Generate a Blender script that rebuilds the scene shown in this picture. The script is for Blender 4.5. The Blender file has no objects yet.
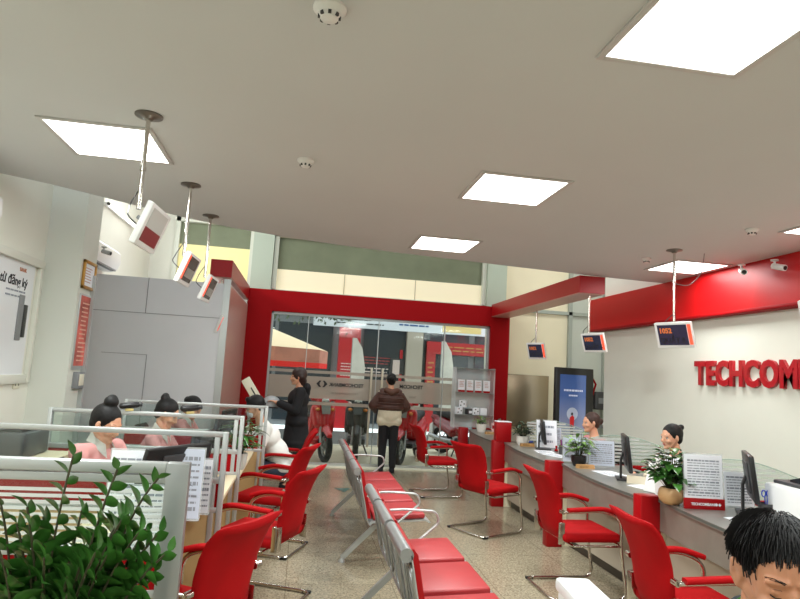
import bpy, bmesh, math, random
from mathutils import Vector, Matrix, Euler, Quaternion
random.seed(11)
PI = math.pi
sc = bpy.context.scene
col = sc.collection
V = Vector

# ------------------------------------------------------------------ materials
def srgb(r, g, b):
    f = lambda c: (c/255/12.92) if c <= 10 else ((c/255+0.055)/1.055)**2.4
    return (f(r), f(g), f(b), 1.0)
_m = {}
def mat(name, rgb, rough=.5, metal=0., emit=None, es=0., alpha=1., trans=0., coat=0., noise=None, bump=0., spec=.5, sss=0.):
    """rgb in sRGB 0-255; noise=(scale, amount) mottles the colour in object space"""
    if name in _m: return _m[name]
    m = bpy.data.materials.new(name); m.use_nodes = True
    nt = m.node_tree; b = nt.nodes['Principled BSDF']
    c = srgb(*rgb)
    b.inputs['Base Color'].default_value = c
    b.inputs['Roughness'].default_value = rough
    b.inputs['Metallic'].default_value = metal
    b.inputs['Coat Weight'].default_value = coat
    b.inputs['Specular IOR Level'].default_value = spec
    b.inputs['Transmission Weight'].default_value = trans
    b.inputs['Alpha'].default_value = alpha
    if sss: 
        b.inputs['Subsurface Weight'].default_value = sss
        b.inputs['Subsurface Radius'].default_value = (.01, .004, .002)
    if emit:
        b.inputs['Emission Color'].default_value = srgb(*emit); b.inputs['Emission Strength'].default_value = es
    if noise or bump:
        tc = nt.nodes.new('ShaderNodeTexCoord'); n = nt.nodes.new('ShaderNodeTexNoise')
        n.inputs['Scale'].default_value = noise[0] if noise else 40; n.inputs['Detail'].default_value = 5
        nt.links.new(tc.outputs['Object'], n.inputs['Vector'])
        if noise:
            r = nt.nodes.new('ShaderNodeValToRGB'); a = noise[1]
            r.color_ramp.elements[0].position = .3; r.color_ramp.elements[1].position = .7
            r.color_ramp.elements[0].color = (c[0]*(1-a), c[1]*(1-a), c[2]*(1-a), 1)
            r.color_ramp.elements[1].color = (min(1, c[0]*(1+a)), min(1, c[1]*(1+a)), min(1, c[2]*(1+a)), 1)
            nt.links.new(n.outputs['Fac'], r.inputs['Fac']); nt.links.new(r.outputs['Color'], b.inputs['Base Color'])
        if bump:
            bp = nt.nodes.new('ShaderNodeBump'); bp.inputs['Strength'].default_value = bump; bp.inputs['Distance'].default_value = .01
            nt.links.new(n.outputs['Fac'], bp.inputs['Height']); nt.links.new(bp.outputs['Normal'], b.inputs['Normal'])
    _m[name] = m
    return m

RED = mat('red_fabric', (164, 8, 14), .75, bump=.15, noise=(6, .1), spec=.15)
REDG = mat('red_gloss_panel', (156, 6, 14), .38, spec=.3)
REDS = mat('red_satin_panel', (148, 5, 12), .6, spec=.12)
REDM = mat('red_vinyl', (168, 44, 48), .42, noise=(5, .06))
REDV = mat('red_piping_vinyl', (158, 6, 14), .5, spec=.3)
CHR = mat('chrome', (205, 200, 192), .18, 1.)
ALU = mat('aluminium', (164, 166, 166), .38, .75)
ALUW = mat('pale_aluminium', (184, 187, 186), .36, .5)
STEEL = mat('perforated_steel', (188, 190, 190), .35, .7, noise=(12, .05))
WHITE = mat('white_plastic', (226, 226, 224), .4)
WALL = mat('wall_paint', (226, 226, 214), .75, noise=(2.5, .02))
WALLG = mat('wall_paint_green', (210, 212, 202), .75)
CREAM = mat('cream_wall', (232, 222, 192), .7, noise=(1.5, .03))
CEIL = mat('ceiling_paint', (204, 206, 206), .85, noise=(1.2, .015))
COLG = mat('column_grey_green', (172, 184, 168), .7)
SILV = mat('silver_composite_panel', (206, 206, 210), .45, .25, noise=(1.1, .04))
BLACK = mat('black_plastic', (22, 22, 24), .35)
DGREY = mat('dark_grey_plastic', (58, 58, 60), .45)
MGREY = mat('grey_plastic', (128, 130, 132), .5)
PAPER = mat('paper', (232, 234, 240), .7)
PAPERB = mat('pale_blue_paper', (196, 204, 220), .6)
INK = mat('printed_ink', (140, 144, 154), .8)
INKD = mat('dark_ink', (22, 22, 26), .7)
TAN = mat('tan_laminate', (196, 164, 116), .5, noise=(4, .06))
DESK = mat('cream_desktop', (206, 192, 160), .5)
WOOD = mat('wood_block', (176, 132, 80), .5, noise=(14, .15))
CTOP = mat('grey_counter_laminate', (132, 130, 124), .3, .25, noise=(9, .08))
CBAND = mat('grey_counter_band', (138, 132, 122), .36, .35, noise=(7, .08))
CPAN = mat('beige_perforated_panel', (176, 166, 148), .5)
KICK = mat('dark_kickplate', (78, 74, 66), .5)
SKIN = mat('skin', (214, 160, 130), .5, sss=.15, noise=(9, .05))
SKIN2 = mat('tan_skin', (186, 128, 96), .48, sss=.15, noise=(14, .07))
HAIR = mat('black_hair', (17, 14, 14), .58, spec=.3, noise=(60, .35))
HAIRB = mat('brown_hair', (58, 34, 26), .6, noise=(60, .3))
LIP = mat('lips', (176, 84, 78), .4)
LIP2 = mat('lips_brown', (146, 84, 70), .45)
EYEW = mat('eye_white', (225, 222, 216), .3)
PINK = mat('pink_blouse', (226, 150, 150), .75, noise=(14, .05))
CWHITE = mat('white_cloth', (234, 234, 228), .8, noise=(8, .04))
CBLACK = mat('black_cloth', (20, 20, 24), .85)
CCREAM = mat('cream_cloth', (214, 204, 180), .85, noise=(10, .05))
CBROWN = mat('brown_quilted_cloth', (70, 38, 28), .55, noise=(12, .15))
DENIM = mat('dark_denim', (52, 60, 78), .8)
LEAF = mat('deep_green_leaf', (54, 100, 38), .28, noise=(14, .5), coat=.3)
LEAF2 = mat('light_green_leaf', (112, 150, 74), .4, noise=(12, .35))
LEAF3 = mat('dark_leaf', (30, 58, 34), .38, noise=(12, .3))
STEM = mat('dark_stem', (52, 58, 34), .6)
SOIL = mat('soil', (50, 38, 28), .95)
TERRA = mat('tan_ceramic', (200, 160, 112), .5)
POTW = mat('white_ceramic', (228, 226, 218), .3)
TYRE = mat('tyre_rubber', (26, 26, 28), .75)
SRED = mat('scooter_red_paint', (206, 10, 24), .3, coat=.2)
SBLK = mat('scooter_black_paint', (12, 13, 18), .5)
LAMP = mat('lamp_panel', (255, 255, 255), .5, emit=(255, 252, 246), es=6.)
TUBE = mat('tube_light', (255, 255, 255), .5, emit=(255, 255, 250), es=6.)
BLUE = mat('blue_plastic', (30, 60, 170), .4)
GOLD = mat('gilt_frame', (176, 130, 60), .35, .5)

def glass_mat(name, rgb, alpha, rough=.05):
    m = bpy.data.materials.new(name); m.use_nodes = True; nt = m.node_tree
    for n in list(nt.nodes): nt.nodes.remove(n)
    o = nt.nodes.new('ShaderNodeOutputMaterial'); mx = nt.nodes.new('ShaderNodeMixShader')
    t = nt.nodes.new('ShaderNodeBsdfTransparent'); g = nt.nodes.new('ShaderNodeBsdfGlossy'); 
    g.inputs['Roughness'].default_value = rough; g.inputs['Color'].default_value = (1, 1, 1, 1)
    t.inputs['Color'].default_value = srgb(*rgb)
    mx.inputs['Fac'].default_value = alpha
    nt.links.new(t.outputs[0], mx.inputs[1]); nt.links.new(g.outputs[0], mx.inputs[2]); nt.links.new(mx.outputs[0], o.inputs[0])
    return m
GLASS = glass_mat('clear_glass', (238, 242, 238), .018)
GLASSD = glass_mat('desk_glass', (240, 246, 244), .05)
def frost_mat(name, rgb, dens):
    m = bpy.data.materials.new(name); m.use_nodes = True; nt = m.node_tree
    for n in list(nt.nodes): nt.nodes.remove(n)
    o = nt.nodes.new('ShaderNodeOutputMaterial'); mx = nt.nodes.new('ShaderNodeMixShader')
    t = nt.nodes.new('ShaderNodeBsdfTransparent'); d = nt.nodes.new('ShaderNodeBsdfPrincipled')
    d.inputs['Base Color'].default_value = srgb(*rgb); d.inputs['Roughness'].default_value = .5
    mx.inputs['Fac'].default_value = dens
    nt.links.new(t.outputs[0], mx.inputs[1]); nt.links.new(d.outputs[0], mx.inputs[2]); nt.links.new(mx.outputs[0], o.inputs[0])
    return m
FROST = frost_mat('frosted_film', (178, 166, 152), .66)
STRIPE = frost_mat('frosted_stripe', (222, 226, 222), .62)
ACRYL = frost_mat('acrylic_sheet', (226, 230, 230), .35)

def floor_mat():
    m = bpy.data.materials.new('polished_terrazzo'); m.use_nodes = True; nt = m.node_tree; b = nt.nodes['Principled BSDF']
    N = nt.nodes.new; L = nt.links.new
    tc = N('ShaderNodeTexCoord')
    n1 = N('ShaderNodeTexNoise'); n1.inputs['Scale'].default_value = 70; n1.inputs['Detail'].default_value = 3
    v = N('ShaderNodeTexVoronoi'); v.inputs['Scale'].default_value = 55
    n2 = N('ShaderNodeTexNoise'); n2.inputs['Scale'].default_value = 1.3; n2.inputs['Detail'].default_value = 3
    for n in (n1, v, n2): L(tc.outputs['Object'], n.inputs['Vector'])
    r = N('ShaderNodeValToRGB'); e = r.color_ramp.elements
    e[0].position = .3; e[0].color = srgb(142, 128, 102); e[1].position = .72; e[1].color = srgb(216, 204, 176)
    e2 = r.color_ramp.elements.new(.5); e2.color = srgb(192, 179, 152)
    L(n1.outputs['Fac'], r.inputs['Fac'])
    mx = N('ShaderNodeMix'); mx.data_type = 'RGBA'; mx.blend_type = 'MULTIPLY'; mx.inputs['Factor'].default_value = .35
    L(r.outputs['Color'], mx.inputs['A']); bw = N('ShaderNodeRGBToBW'); L(v.outputs['Color'], bw.inputs[0]); L(bw.outputs[0], mx.inputs['B'])
    mx2 = N('ShaderNodeMix'); mx2.data_type = 'RGBA'; mx2.blend_type = 'MULTIPLY'; mx2.inputs['Factor'].default_value = .35
    L(mx.outputs['Result'], mx2.inputs['A']); L(n2.outputs['Fac'], mx2.inputs['B'])
    br = N('ShaderNodeTexBrick'); br.offset = 0; br.inputs['Scale'].default_value = 1
    br.inputs['Brick Width'].default_value = .8; br.inputs['Row Height'].default_value = .8; br.inputs['Mortar Size'].default_value = .003
    br.inputs['Color1'].default_value = (1, 1, 1, 1); br.inputs['Color2'].default_value = (1, 1, 1, 1); br.inputs['Mortar'].default_value = (.45, .43, .4, 1)
    L(tc.outputs['Object'], br.inputs['Vector'])
    mx3 = N('ShaderNodeMix'); mx3.data_type = 'RGBA'; mx3.blend_type = 'MULTIPLY'; mx3.inputs['Factor'].default_value = .8
    L(mx2.outputs['Result'], mx3.inputs['A']); L(br.outputs['Color'], mx3.inputs['B'])
    L(mx3.outputs['Result'], b.inputs['Base Color'])
    b.inputs['Roughness'].default_value = .16; b.inputs['Specular IOR Level'].default_value = .6
    return m
FLOOR = floor_mat()
def perf_mat():
    """perforated sheet: dark dots on beige"""
    m = bpy.data.materials.new('perforated_sheet'); m.use_nodes = True; nt = m.node_tree; b = nt.nodes['Principled BSDF']
    N = nt.nodes.new; L = nt.links.new
    tc = N('ShaderNodeTexCoord'); v = N('ShaderNodeTexVoronoi'); v.inputs['Scale'].default_value = 38; v.inputs['Randomness'].default_value = 0
    L(tc.outputs['Object'], v.inputs['Vector'])
    r = N('ShaderNodeValToRGB'); e = r.color_ramp.elements
    e[0].position = .22; e[0].color = srgb(120, 110, 94); e[1].position = .3; e[1].color = srgb(182, 172, 154)
    L(v.outputs['Distance'], r.inputs['Fac']); L(r.outputs['Color'], b.inputs['Base Color'])
    b.inputs['Roughness'].default_value = .5; b.inputs['Metallic'].default_value = .2
    return m
PERF = perf_mat()
def steelback_mat():
    """bench back: steel with rows of small holes"""
    m = bpy.data.materials.new('bench_perforated_steel'); m.use_nodes = True; nt = m.node_tree; b = nt.nodes['Principled BSDF']
    N = nt.nodes.new; L = nt.links.new
    tc = N('ShaderNodeTexCoord'); v = N('ShaderNodeTexVoronoi'); v.inputs['Scale'].default_value = 60; v.inputs['Randomness'].default_value = 0
    L(tc.outputs['Object'], v.inputs['Vector'])
    r = N('ShaderNodeValToRGB'); e = r.color_ramp.elements
    e[0].position = .22; e[0].color = srgb(110, 110, 110); e[1].position = .3; e[1].color = srgb(196, 198, 198)
    L(v.outputs['Distance'], r.inputs['Fac']); L(r.outputs['Color'], b.inputs['Base Color'])
    b.inputs['Roughness'].default_value = .35; b.inputs['Metallic'].default_value = .65
    return m
BSTEEL = steelback_mat()

# ------------------------------------------------------------------ mesh builder
class MB:
    def __init__(s): s.bm = bmesh.new()
    def _tag(s, verts, M):
        if M is not None: bmesh.ops.transform(s.bm, matrix=M, verts=verts)
        return s
    def box(s, x0, x1, y0, y1, z0, z1, bev=0, M=None, seg=2):
        m = Matrix.Translation(((x0+x1)/2, (y0+y1)/2, (z0+z1)/2)) @ Matrix.Diagonal((abs(x1-x0), abs(y1-y0), abs(z1-z0), 1))
        r = bmesh.ops.create_cube(s.bm, size=1, matrix=m); vs = r['verts']
        if bev:
            es = list({e for v in vs for e in v.link_edges})
            rb = bmesh.ops.bevel(s.bm, geom=es, offset=bev, segments=seg, affect='EDGES', profile=.5)
            vs = list(set(rb['verts']) | {v for v in vs if v.is_valid})
        return s._tag(vs, M)
    def cyl(s, p0, p1, r0, r1=None, n=16, M=None):
        p0, p1 = V(p0), V(p1); r1 = r0 if r1 is None else r1; d = p1-p0
        q = d.to_track_quat('Z', 'Y').to_matrix().to_4x4()
        m = Matrix.Translation((p0+p1)/2) @ q
        r = bmesh.ops.create_cone(s.bm, cap_ends=True, segments=n, radius1=max(r0, 1e-5), radius2=max(r1, 1e-5), depth=d.length, matrix=m)
        return s._tag(r['verts'], M)
    def ell(s, c, rad, rot=None, n=2, M=None):
        m = Matrix.Translation(c) @ (rot.to_4x4() if rot is not None else Matrix()) @ Matrix.Diagonal((*rad, 1))
        r = bmesh.ops.create_icosphere(s.bm, subdivisions=n, radius=1, matrix=m)
        return s._tag(r['verts'], M)
    def faces(s, pts, fcs, M=None):
        vs = [s.bm.verts.new(p) for p in pts]
        for f in fcs:
            try: s.bm.faces.new([vs[i] for i in f])
            except ValueError: pass
        return s._tag(vs, M)
    def prism(s, pts, axis, a, b, M=None):
        """2D outline extruded along axis 'x','y' or 'z'"""
        def P(p, t):
            return {'x': (t, p[0], p[1]), 'y': (p[0], t, p[1]), 'z': (p[0], p[1], t)}[axis]
        n = len(pts)
        P3 = [P(p, a) for p in pts] + [P(p, b) for p in pts]
        F = [list(range(n))[::-1], list(range(n, 2*n))] + [[i, (i+1) % n, n+(i+1) % n, n+i] for i in range(n)]
        return s.faces(P3, F, M)
    def lathe(s, prof, c=(0, 0, 0), n=24, M=None):
        pts, F = [], []
        for r, z in prof:
            for k in range(n):
                a = 2*PI*k/n; pts.append((c[0]+r*math.cos(a), c[1]+r*math.sin(a), c[2]+z))
        for i in range(len(prof)-1):
            for k in range(n):
                F.append([i*n+k, i*n+(k+1) % n, (i+1)*n+(k+1) % n, (i+1)*n+k])
        F.append(list(range(n))[::-1]); F.append([(len(prof)-1)*n+k for k in range(n)])
        return s.faces(pts, F, M)
    def sweep(s, path, sec, closed=False, M=None, up=None):
        """sweep a 2D section (list of (u,v)) along a path"""
        path = [V(p) for p in path]; n = len(path); k = len(sec)
        T = []
        for i in range(n):
            if closed: t = path[(i+1) % n]-path[i-1]
            else: t = path[min(i+1, n-1)]-path[max(i-1, 0)]
            T.append(t.normalized() if t.length > 1e-9 else V((0, 0, 1)))
        u = V(up) if up else (V((0, 0, 1)) if abs(T[0].z) < .9 else V((0, 1, 0)))
        u = (u-T[0]*u.dot(T[0])).normalized(); pts = []
        for i in range(n):
            if i: u = (T[i-1].rotation_difference(T[i]) @ u)
            u = (u-T[i]*u.dot(T[i])).normalized(); w = T[i].cross(u)
            for a, b in sec: pts.append(path[i]+w*a+u*b)
        F = []
        for i in range(n if closed else n-1):
            j = (i+1) % n
            for q in range(k): F.append([i*k+q, i*k+(q+1) % k, j*k+(q+1) % k, j*k+q])
        if not closed: F += [list(range(k))[::-1], [(n-1)*k+q for q in range(k)]]
        return s.faces(pts, F, M)
    def tube(s, path, r, n=10, closed=False, M=None, flat=1., up=None):
        return s.sweep(path, [(r*math.cos(2*PI*q/n), r*flat*math.sin(2*PI*q/n)) for q in range(n)], closed, M, up)
    def build(s, name, m, parent=None, smooth=True, ang=38):
        bmesh.ops.recalc_face_normals(s.bm, faces=s.bm.faces)
        me = bpy.data.meshes.new(name); s.bm.to_mesh(me); s.bm.free()
        me.materials.append(m)
        if smooth:
            me.polygons.foreach_set('use_smooth', [True]*len(me.polygons)); me.set_sharp_from_angle(angle=math.radians(ang))
        o = bpy.data.objects.new(name, me); col.objects.link(o)
        if parent is not None: o.parent = parent
        return o

def fillet(pts, r, n=5, closed=False):
    pts = [V(p) for p in pts]; out = []
    N = len(pts)
    for i, p in enumerate(pts):
        if not closed and i in (0, N-1): out.append(p); continue
        a, b = pts[i-1], pts[(i+1) % N]
        da, db = (a-p), (b-p); ra = min(r, da.length*.48, db.length*.48)
        A, B = p+da.normalized()*ra, p+db.normalized()*ra
        for k in range(n+1):
            t = k/n; out.append(A*(1-t)**2+p*2*t*(1-t)+B*t*t)
    return out
def rrect(w, h, r, n=5):
    out = []
    for cx, cy, a0 in ((w/2-r, h/2-r, 0), (-w/2+r, h/2-r, PI/2), (-w/2+r, -h/2+r, PI), (w/2-r, -h/2+r, 3*PI/2)):
        for k in range(n+1):
            a = a0+PI/2*k/n; out.append((cx+r*math.cos(a), cy+r*math.sin(a)))
    return out
def tag(o, label=None, cat=None, group=None, kind=None):
    if label: o['label'] = label
    if cat: o['category'] = cat
    if group: o['group'] = group
    if kind: o['kind'] = kind
    return o
def thing(name, label, cat, loc=(0, 0, 0), rz=0, group=None):
    o = bpy.data.objects.new(name, None); col.objects.link(o); o.empty_display_size = .1
    o.location = loc; o.rotation_euler = (0, 0, rz)
    return tag(o, label, cat, group)
def struct(o): o['kind'] = 'structure'; return o
def sbox(name, m, *b, bev=0, parent=None):
    o = MB().box(*b, bev=bev).build(name, m, parent)
    if parent is None: struct(o)
    return o
def copy_tree(o, parent=None):
    c = o.copy(); col.objects.link(c)
    if parent is not None: c.parent = parent
    for ch in list(o.children): copy_tree(ch, c)
    return c
def place(o, loc, rz, label=None, group=None):
    o.location = loc; o.rotation_euler = (0, 0, rz); tag(o, label, None, group); return o
def rot(x=0, y=0, z=0): return Euler((x, y, z)).to_matrix()
def TR(loc=(0, 0, 0), x=0, y=0, z=0): return Matrix.Translation(loc) @ Euler((x, y, z)).to_matrix().to_4x4()
def text(name, s, size, m, M, parent=None, ext=.004, off=0., align='LEFT', sx=1., mirror=False, sp=1.):
    """flat lettering in the local XY plane moved by M, as a mesh"""
    cu = bpy.data.curves.new(name, 'FONT'); cu.body = s; cu.size = size; cu.extrude = ext; cu.offset = off; cu.align_x = align; cu.space_character = sp
    cu.resolution_u = 3
    t = bpy.data.objects.new(name, cu); col.objects.link(t)
    dg = bpy.context.evaluated_depsgraph_get(); dg.update()
    me = bpy.data.meshes.new_from_object(t.evaluated_get(dg)); bpy.data.objects.remove(t)
    me.transform(Matrix.Diagonal((-sx if mirror else sx, 1, 1, 1)))
    if mirror: me.flip_normals()
    me.transform(M); me.materials.clear(); me.materials.append(m); me.name = name
    o = bpy.data.objects.new(name, me); col.objects.link(o)
    if parent is not None: o.parent = parent
    return o
def rows(mb, w, h, n, M, seed=0, th=.0008, fill=.8, table=False):
    """lines of unreadable small print as thin bars, in local XY centred on 0"""
    R = random.Random(seed)
    for i in range(n):
        y = h/2-(i+.5)*h/n; x = -w/2
        lh = h/n*(.32 if not (table and i % 4 == 0) else .6)
        end = w/2*(R.uniform(.3, 1) if not table else 1)
        while x < end:
            l = w*R.uniform(.06, .2)
            mb.box(x, min(x+l, end), y-lh/2, y+lh/2, 0, th, M=M); x += l+w*.025
    return mb

# ------------------------------------------------------------------ blended bodies
def blob(name, prims, m, parent=None, vox=.01, smooth=3, M=None, fac=.5):
    mb = MB()
    for p in prims:
        if p[0] == 'c':
            _, a, ra, b, rb = p
            mb.ell(a, (ra,)*3, n=3); mb.ell(b, (rb,)*3, n=3)
            if (V(a)-V(b)).length > 1e-4: mb.cyl(a, b, ra*.995, rb*.995, n=24)
        elif p[0] == 'e': mb.ell(p[1], p[2], p[3] if len(p) > 3 else None, n=3)
        elif p[0] == 'b': mb.box(*p[1], bev=p[2])
    me = bpy.data.meshes.new(name); mb.bm.to_mesh(me); mb.bm.free()
    t = bpy.data.objects.new(name, me); col.objects.link(t)
    r = t.modifiers.new('r', 'REMESH'); r.mode = 'VOXEL'; r.voxel_size = vox
    s = t.modifiers.new('s', 'SMOOTH'); s.iterations = smooth; s.factor = fac
    dg = bpy.context.evaluated_depsgraph_get(); dg.update()
    m2 = bpy.data.meshes.new_from_object(t.evaluated_get(dg)); bpy.data.objects.remove(t); bpy.data.meshes.remove(me)
    if M is not None: m2.transform(M)
    m2.polygons.foreach_set('use_smooth', [True]*len(m2.polygons)); m2.materials.clear(); m2.materials.append(m); m2.name = name
    o = bpy.data.objects.new(name, m2); col.objects.link(o)
    if parent is not None: o.parent = parent
    return o

# ================================================================== SETTING
sbox('floor', FLOOR, -2.8, 5.7, -3, 10.55, -.1, 0)
edge = [(-2.8, 4.72), (-2.4, 4.93), (-2.1, 5.11), (-1.8, 5.36), (-1.25, 5.82), (-.8, 6.1), (-.28, 6.32), (.3, 6.48), (.98, 6.62), (2.22, 6.8), (2.95, 6.9), (3.67, 7.0), (4.3, 7.05), (4.8, 7.07)]
struct(MB().prism([(4.8, -3), (-2.8, -3)]+edge, 'z', 2.95, 3.2).build('ceiling', CEIL, smooth=False))
sbox('ceiling_upper', CEIL, -2.8, 5.7, 3.5, 10.9, 4.8, 4.9)
sbox('wall_left', WALL, -2.75, -2.5, -3, 6.4, 0, 4.8)
sbox('wall_left_pilaster', WALLG, -2.5, -2.17, 6.15, 6.57, 0, 4.8)
sbox('wall_left_rear', WALL, -2.85, -2.7, 6.4, 10.9, 0, 4.8)
sbox('wall_right', WALL, 4.6, 4.78, -3, 8.8, 0, 4.8)
sbox('wall_right_rear', CREAM, 5.6, 5.75, 8.0, 10.9, 0, 4.8)
sbox('wall_front', WALL, -2.8, 4.8, -3.15, -3, 0, 3.2)
wb = MB()
for b in ((-2.75, -2.3, 0, 4.8), (-2.3, -.98, 0, 2.88), (-2.3, -.98, 4.06, 4.8), (-.98, 3.5, 3.94, 4.8), (-.98, 3.5, 2.62, 2.88), (3.5, 5.6, 4.3, 4.8), (-.98, -.6, 0, 2.62), (3.3, 3.62, 0, 2.88)):
    wb.box(b[0], b[1], 10.7, 10.85, b[2], b[3])
struct(wb.build('wall_back', WALL, smooth=False))
sbox('trim_1', COLG, -.99, -.64, 10.5, 10.75, 2.88, 4.8)
sbox('trim_2', COLG, 3.2, 3.56, 10.5, 10.75, 2.88, 4.8)
BGREEN = mat('green_roller_blind', (116, 124, 100), .8, noise=(3, .1))
BCREAM = mat('cream_backlit_pane', (222, 210, 150), .7, emit=(226, 212, 150), es=.34)
BCREAM2 = mat('cream_backlit_pane_pale', (226, 218, 188), .7, emit=(228, 218, 186), es=.34)
def upper_window(n, x0, x1, z0, z1, zb, xs, m2):
    f = MB()
    f.box(x0, x0+.07, 10.58, 10.72, z0, z1); f.box(x1-.07, x1, 10.58, 10.72, z0, z1)
    f.box(x0, x1, 10.58, 10.72, z1-.08, z1); f.box(x0, x1, 10.58, 10.72, z0, z0+.05)
    w = struct(f.build(f'window_{n}', mat('window_frame_paint', (206, 210, 196), .5)))
    MB().box(x0+.05, x1-.05, 10.66, 10.69, zb, z1-.05).build('green_blind', BGREEN, w)
    MB().box(x0+.05, x1-.05, 10.66, 10.69, z0+.03, zb).build('cream_pane', m2, w)
    mm = MB()
    for x in xs: mm.box(x-.008, x+.008, 10.65, 10.7, z0+.03, zb)
    if xs: mm.build('mullion', mat('thin_mullion', (190, 182, 150), .6), w)
upper_window(1, -2.3, -.98, 2.86, 4.06, 3.6, [], BCREAM)
upper_window(2, -.63, 3.2, 2.88, 3.94, 3.3, [.62, 1.9], BCREAM2)
# right-hand glazed bay behind the beam: cream panes, grey mullions
f = MB()
for x in (3.56, 4.86, 5.55): f.box(x-.035, x+.035, 10.6, 10.74, 0, 4.3)
for z in (.05, 2.9, 4.27): f.box(3.56, 5.6, 10.6, 10.74, z-.03, z+.03)
w3 = struct(f.build('window_3', mat('grey_mullion_paint', (160, 166, 156), .5)))
MB().box(3.6, 4.83, 10.66, 10.7, .05, 2.88).build('cream_pane', CREAM, w3)
MB().box(3.6, 4.83, 10.66, 10.7, 2.92, 4.25).build('cream_pane', CREAM, w3)
MB().box(4.89, 5.52, 10.66, 10.7, .05, 4.25).build('grey_pane', mat('pale_grey_pane', (196, 200, 190), .5), w3)
gm = bpy.data.materials.new('brushed_steel_gradient'); gm.use_nodes = True
nt = gm.node_tree; b = nt.nodes['Principled BSDF']; b.inputs['Metallic'].default_value = .6; b.inputs['Roughness'].default_value = .3
b.inputs['Base Color'].default_value = srgb(150, 136, 112)
MB().box(3.62, 4.45, 10.56, 10.6, .8, 1.72, bev=.01).build('steel_panel', gm, w3)

# red portal round the glass front, beams, fascia
p = MB(); p.box(-1.0, -.58, 10.42, 10.62, 0, 2.54); p.box(3.27, 3.62, 10.42, 10.62, 0, 2.54); p.box(-1.0, 3.62, 10.42, 10.62, 2.54, 2.9)
struct(p.build('trim_3', REDS, smooth=False))
bl = sbox('trim_4', REDG, -1.25, -.98, 7.9, 10.42, 2.7, 2.92)
MB().box(-1.245, -.985, 7.93, 10.42, 2.692, 2.702).build('soffit_strip', mat('pink_satin_soffit', (205, 160, 150), .4, .3), bl)
br_ = sbox('trim_5', REDG, 3.27, 3.6, 6.9, 10.42, 2.72, 2.93)
MB().box(3.275, 3.595, 6.93, 10.42, 2.712, 2.722).build('soffit_strip', mat('pink_satin_soffit', (205, 160, 150), .4, .3), br_)
fs = sbox('trim_6', mat('red_fascia_gloss', (186, 6, 12), .42, spec=.35), 4.48, 4.62, -1, 9.05, 2.46, 2.95)
MB().box(4.46, 4.62, -1, 9.06, 2.44, 2.475, bev=.01).build('lower_lip', REDS, fs)

# silver booth in the far left corner
sb = sbox('wall_booth', SILV, -2.7, -.99, 7.95, 10.42, 0, 2.62)
SEAM = mat('dark_seam', (120, 120, 122), .6)
s_ = MB()
s_.box(-2.7, -.99, 7.944, 7.951, 2.17, 2.176); s_.box(-1.99, -1.984, 7.944, 7.951, 2.17, 2.62); s_.box(-1.92, -1.914, 7.944, 7.951, 0, 1.66)
s_.box(-2.45, -1.92, 7.944, 7.951, 1.655, 1.66); s_.box(-.991, -.984, 9.1, 9.104, 0, 2.6)
s_.build('panel_seams', SEAM, sb)
MB().box(-.992, -.984, 7.97, 10.4, 0, 2.6).build('side_cladding', mat('silver_panel_red_reflection', (206, 172, 160), .3, .45), sb)  # silver side with the reflection of the red put into its colour
MB().box(-1.07, -.983, 7.94, 7.953, 0, 2.68).build('corner_trim', ALUW, sb)

# glass shopfront with film bands
def pane(name, x0, x1, kind='window'):
    f = MB(); t = .006
    f.box(x0, x0+t, 10.48, 10.53, 0, 2.54); f.box(x1-t, x1, 10.48, 10.53, 0, 2.54); f.box(x0, x1, 10.48, 10.53, 2.5, 2.54); f.box(x0, x1, 10.48, 10.53, 0, .05)
    w = struct(f.build(name, ALUW))
    MB().box(x0+t, x1-t, 10.5, 10.51, .05, 2.5).build('glass', GLASS, w)
    b = MB(); b.box(x0+t, x1-t, 10.494, 10.498, 1.11, 1.48); b.box(x0+t, x1-t, 10.494, 10.498, 1.53, 1.58); b.box(x0+t, x1-t, 10.494, 10.498, 1.0, 1.055)
    b.build('frosted_film', FROST, w)
    return w
sbox('trim_7', mat('sunlight_strip_cream', (236, 230, 206), .3, .2), -.58, 3.27, 10.28, 10.5, 0, .012)  # strip of sunlight along the door foot, put into a bright cream plate
wA = pane('window_4', -.58, .05)
dA = pane('door_1', .05, 1.27); dB = pane('door_2', 1.27, 2.45)
wB = pane('window_5', 2.45, 3.27)
f = MB(); f.box(-.58, -.545, 10.47, 10.54, 0, 2.54); f.box(3.235, 3.27, 10.47, 10.54, 0, 2.54); f.box(-.58, 3.27, 10.47, 10.54, 2.505, 2.54); struct(f.build('trim_8', ALU))
for d, x in ((dA, 1.18), (dB, 1.37)):
    h = MB(); h.tube([(x, 10.42, .35), (x, 10.42, 1.68)], .019, 12)
    for z in (.5, 1.5): h.cyl((x, 10.42, z), (x, 10.5, z), .01)
    h.build('pull_handle', mat('pale_satin_handle', (220, 214, 196), .3, .6), d)
TXM = lambda x, z: TR((x, 10.488, z), x=PI/2)
def emblem(M, s, m, parent, name='emblem'):
    e = MB()
    for k in (-1, 1):
        q = [(k*s*1.05, 0), (k*s*.5, s*.6), (k*s*.12, s*.6), (k*s*.42, s*.18), (k*s*.42, -s*.18), (k*s*.12, -s*.6), (k*s*.5, -s*.6)]
        e.prism(q if k > 0 else q[::-1], 'z', 0, .0012, M=M)
    return e.build(name, m, parent, smooth=False)
emblem(TXM(.35, 1.36), .09, INKD, dA)
text('lettering', 'TECHCOMBANK', .082, INKD, TXM(1.06, 1.33), dA, ext=.001, off=.0025, sx=.95, mirror=True)
text('small_lettering', 'TECHCOMBANK', .045, mat('grey_lettering', (120, 108, 98), .6), TXM(.98, 1.2), dA, ext=.001, mirror=True, sx=1.4)
text('lettering', 'TECHCOM', .085, INKD, TXM(2.1, 1.36), dB, ext=.001, off=.0025, mirror=True)
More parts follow.
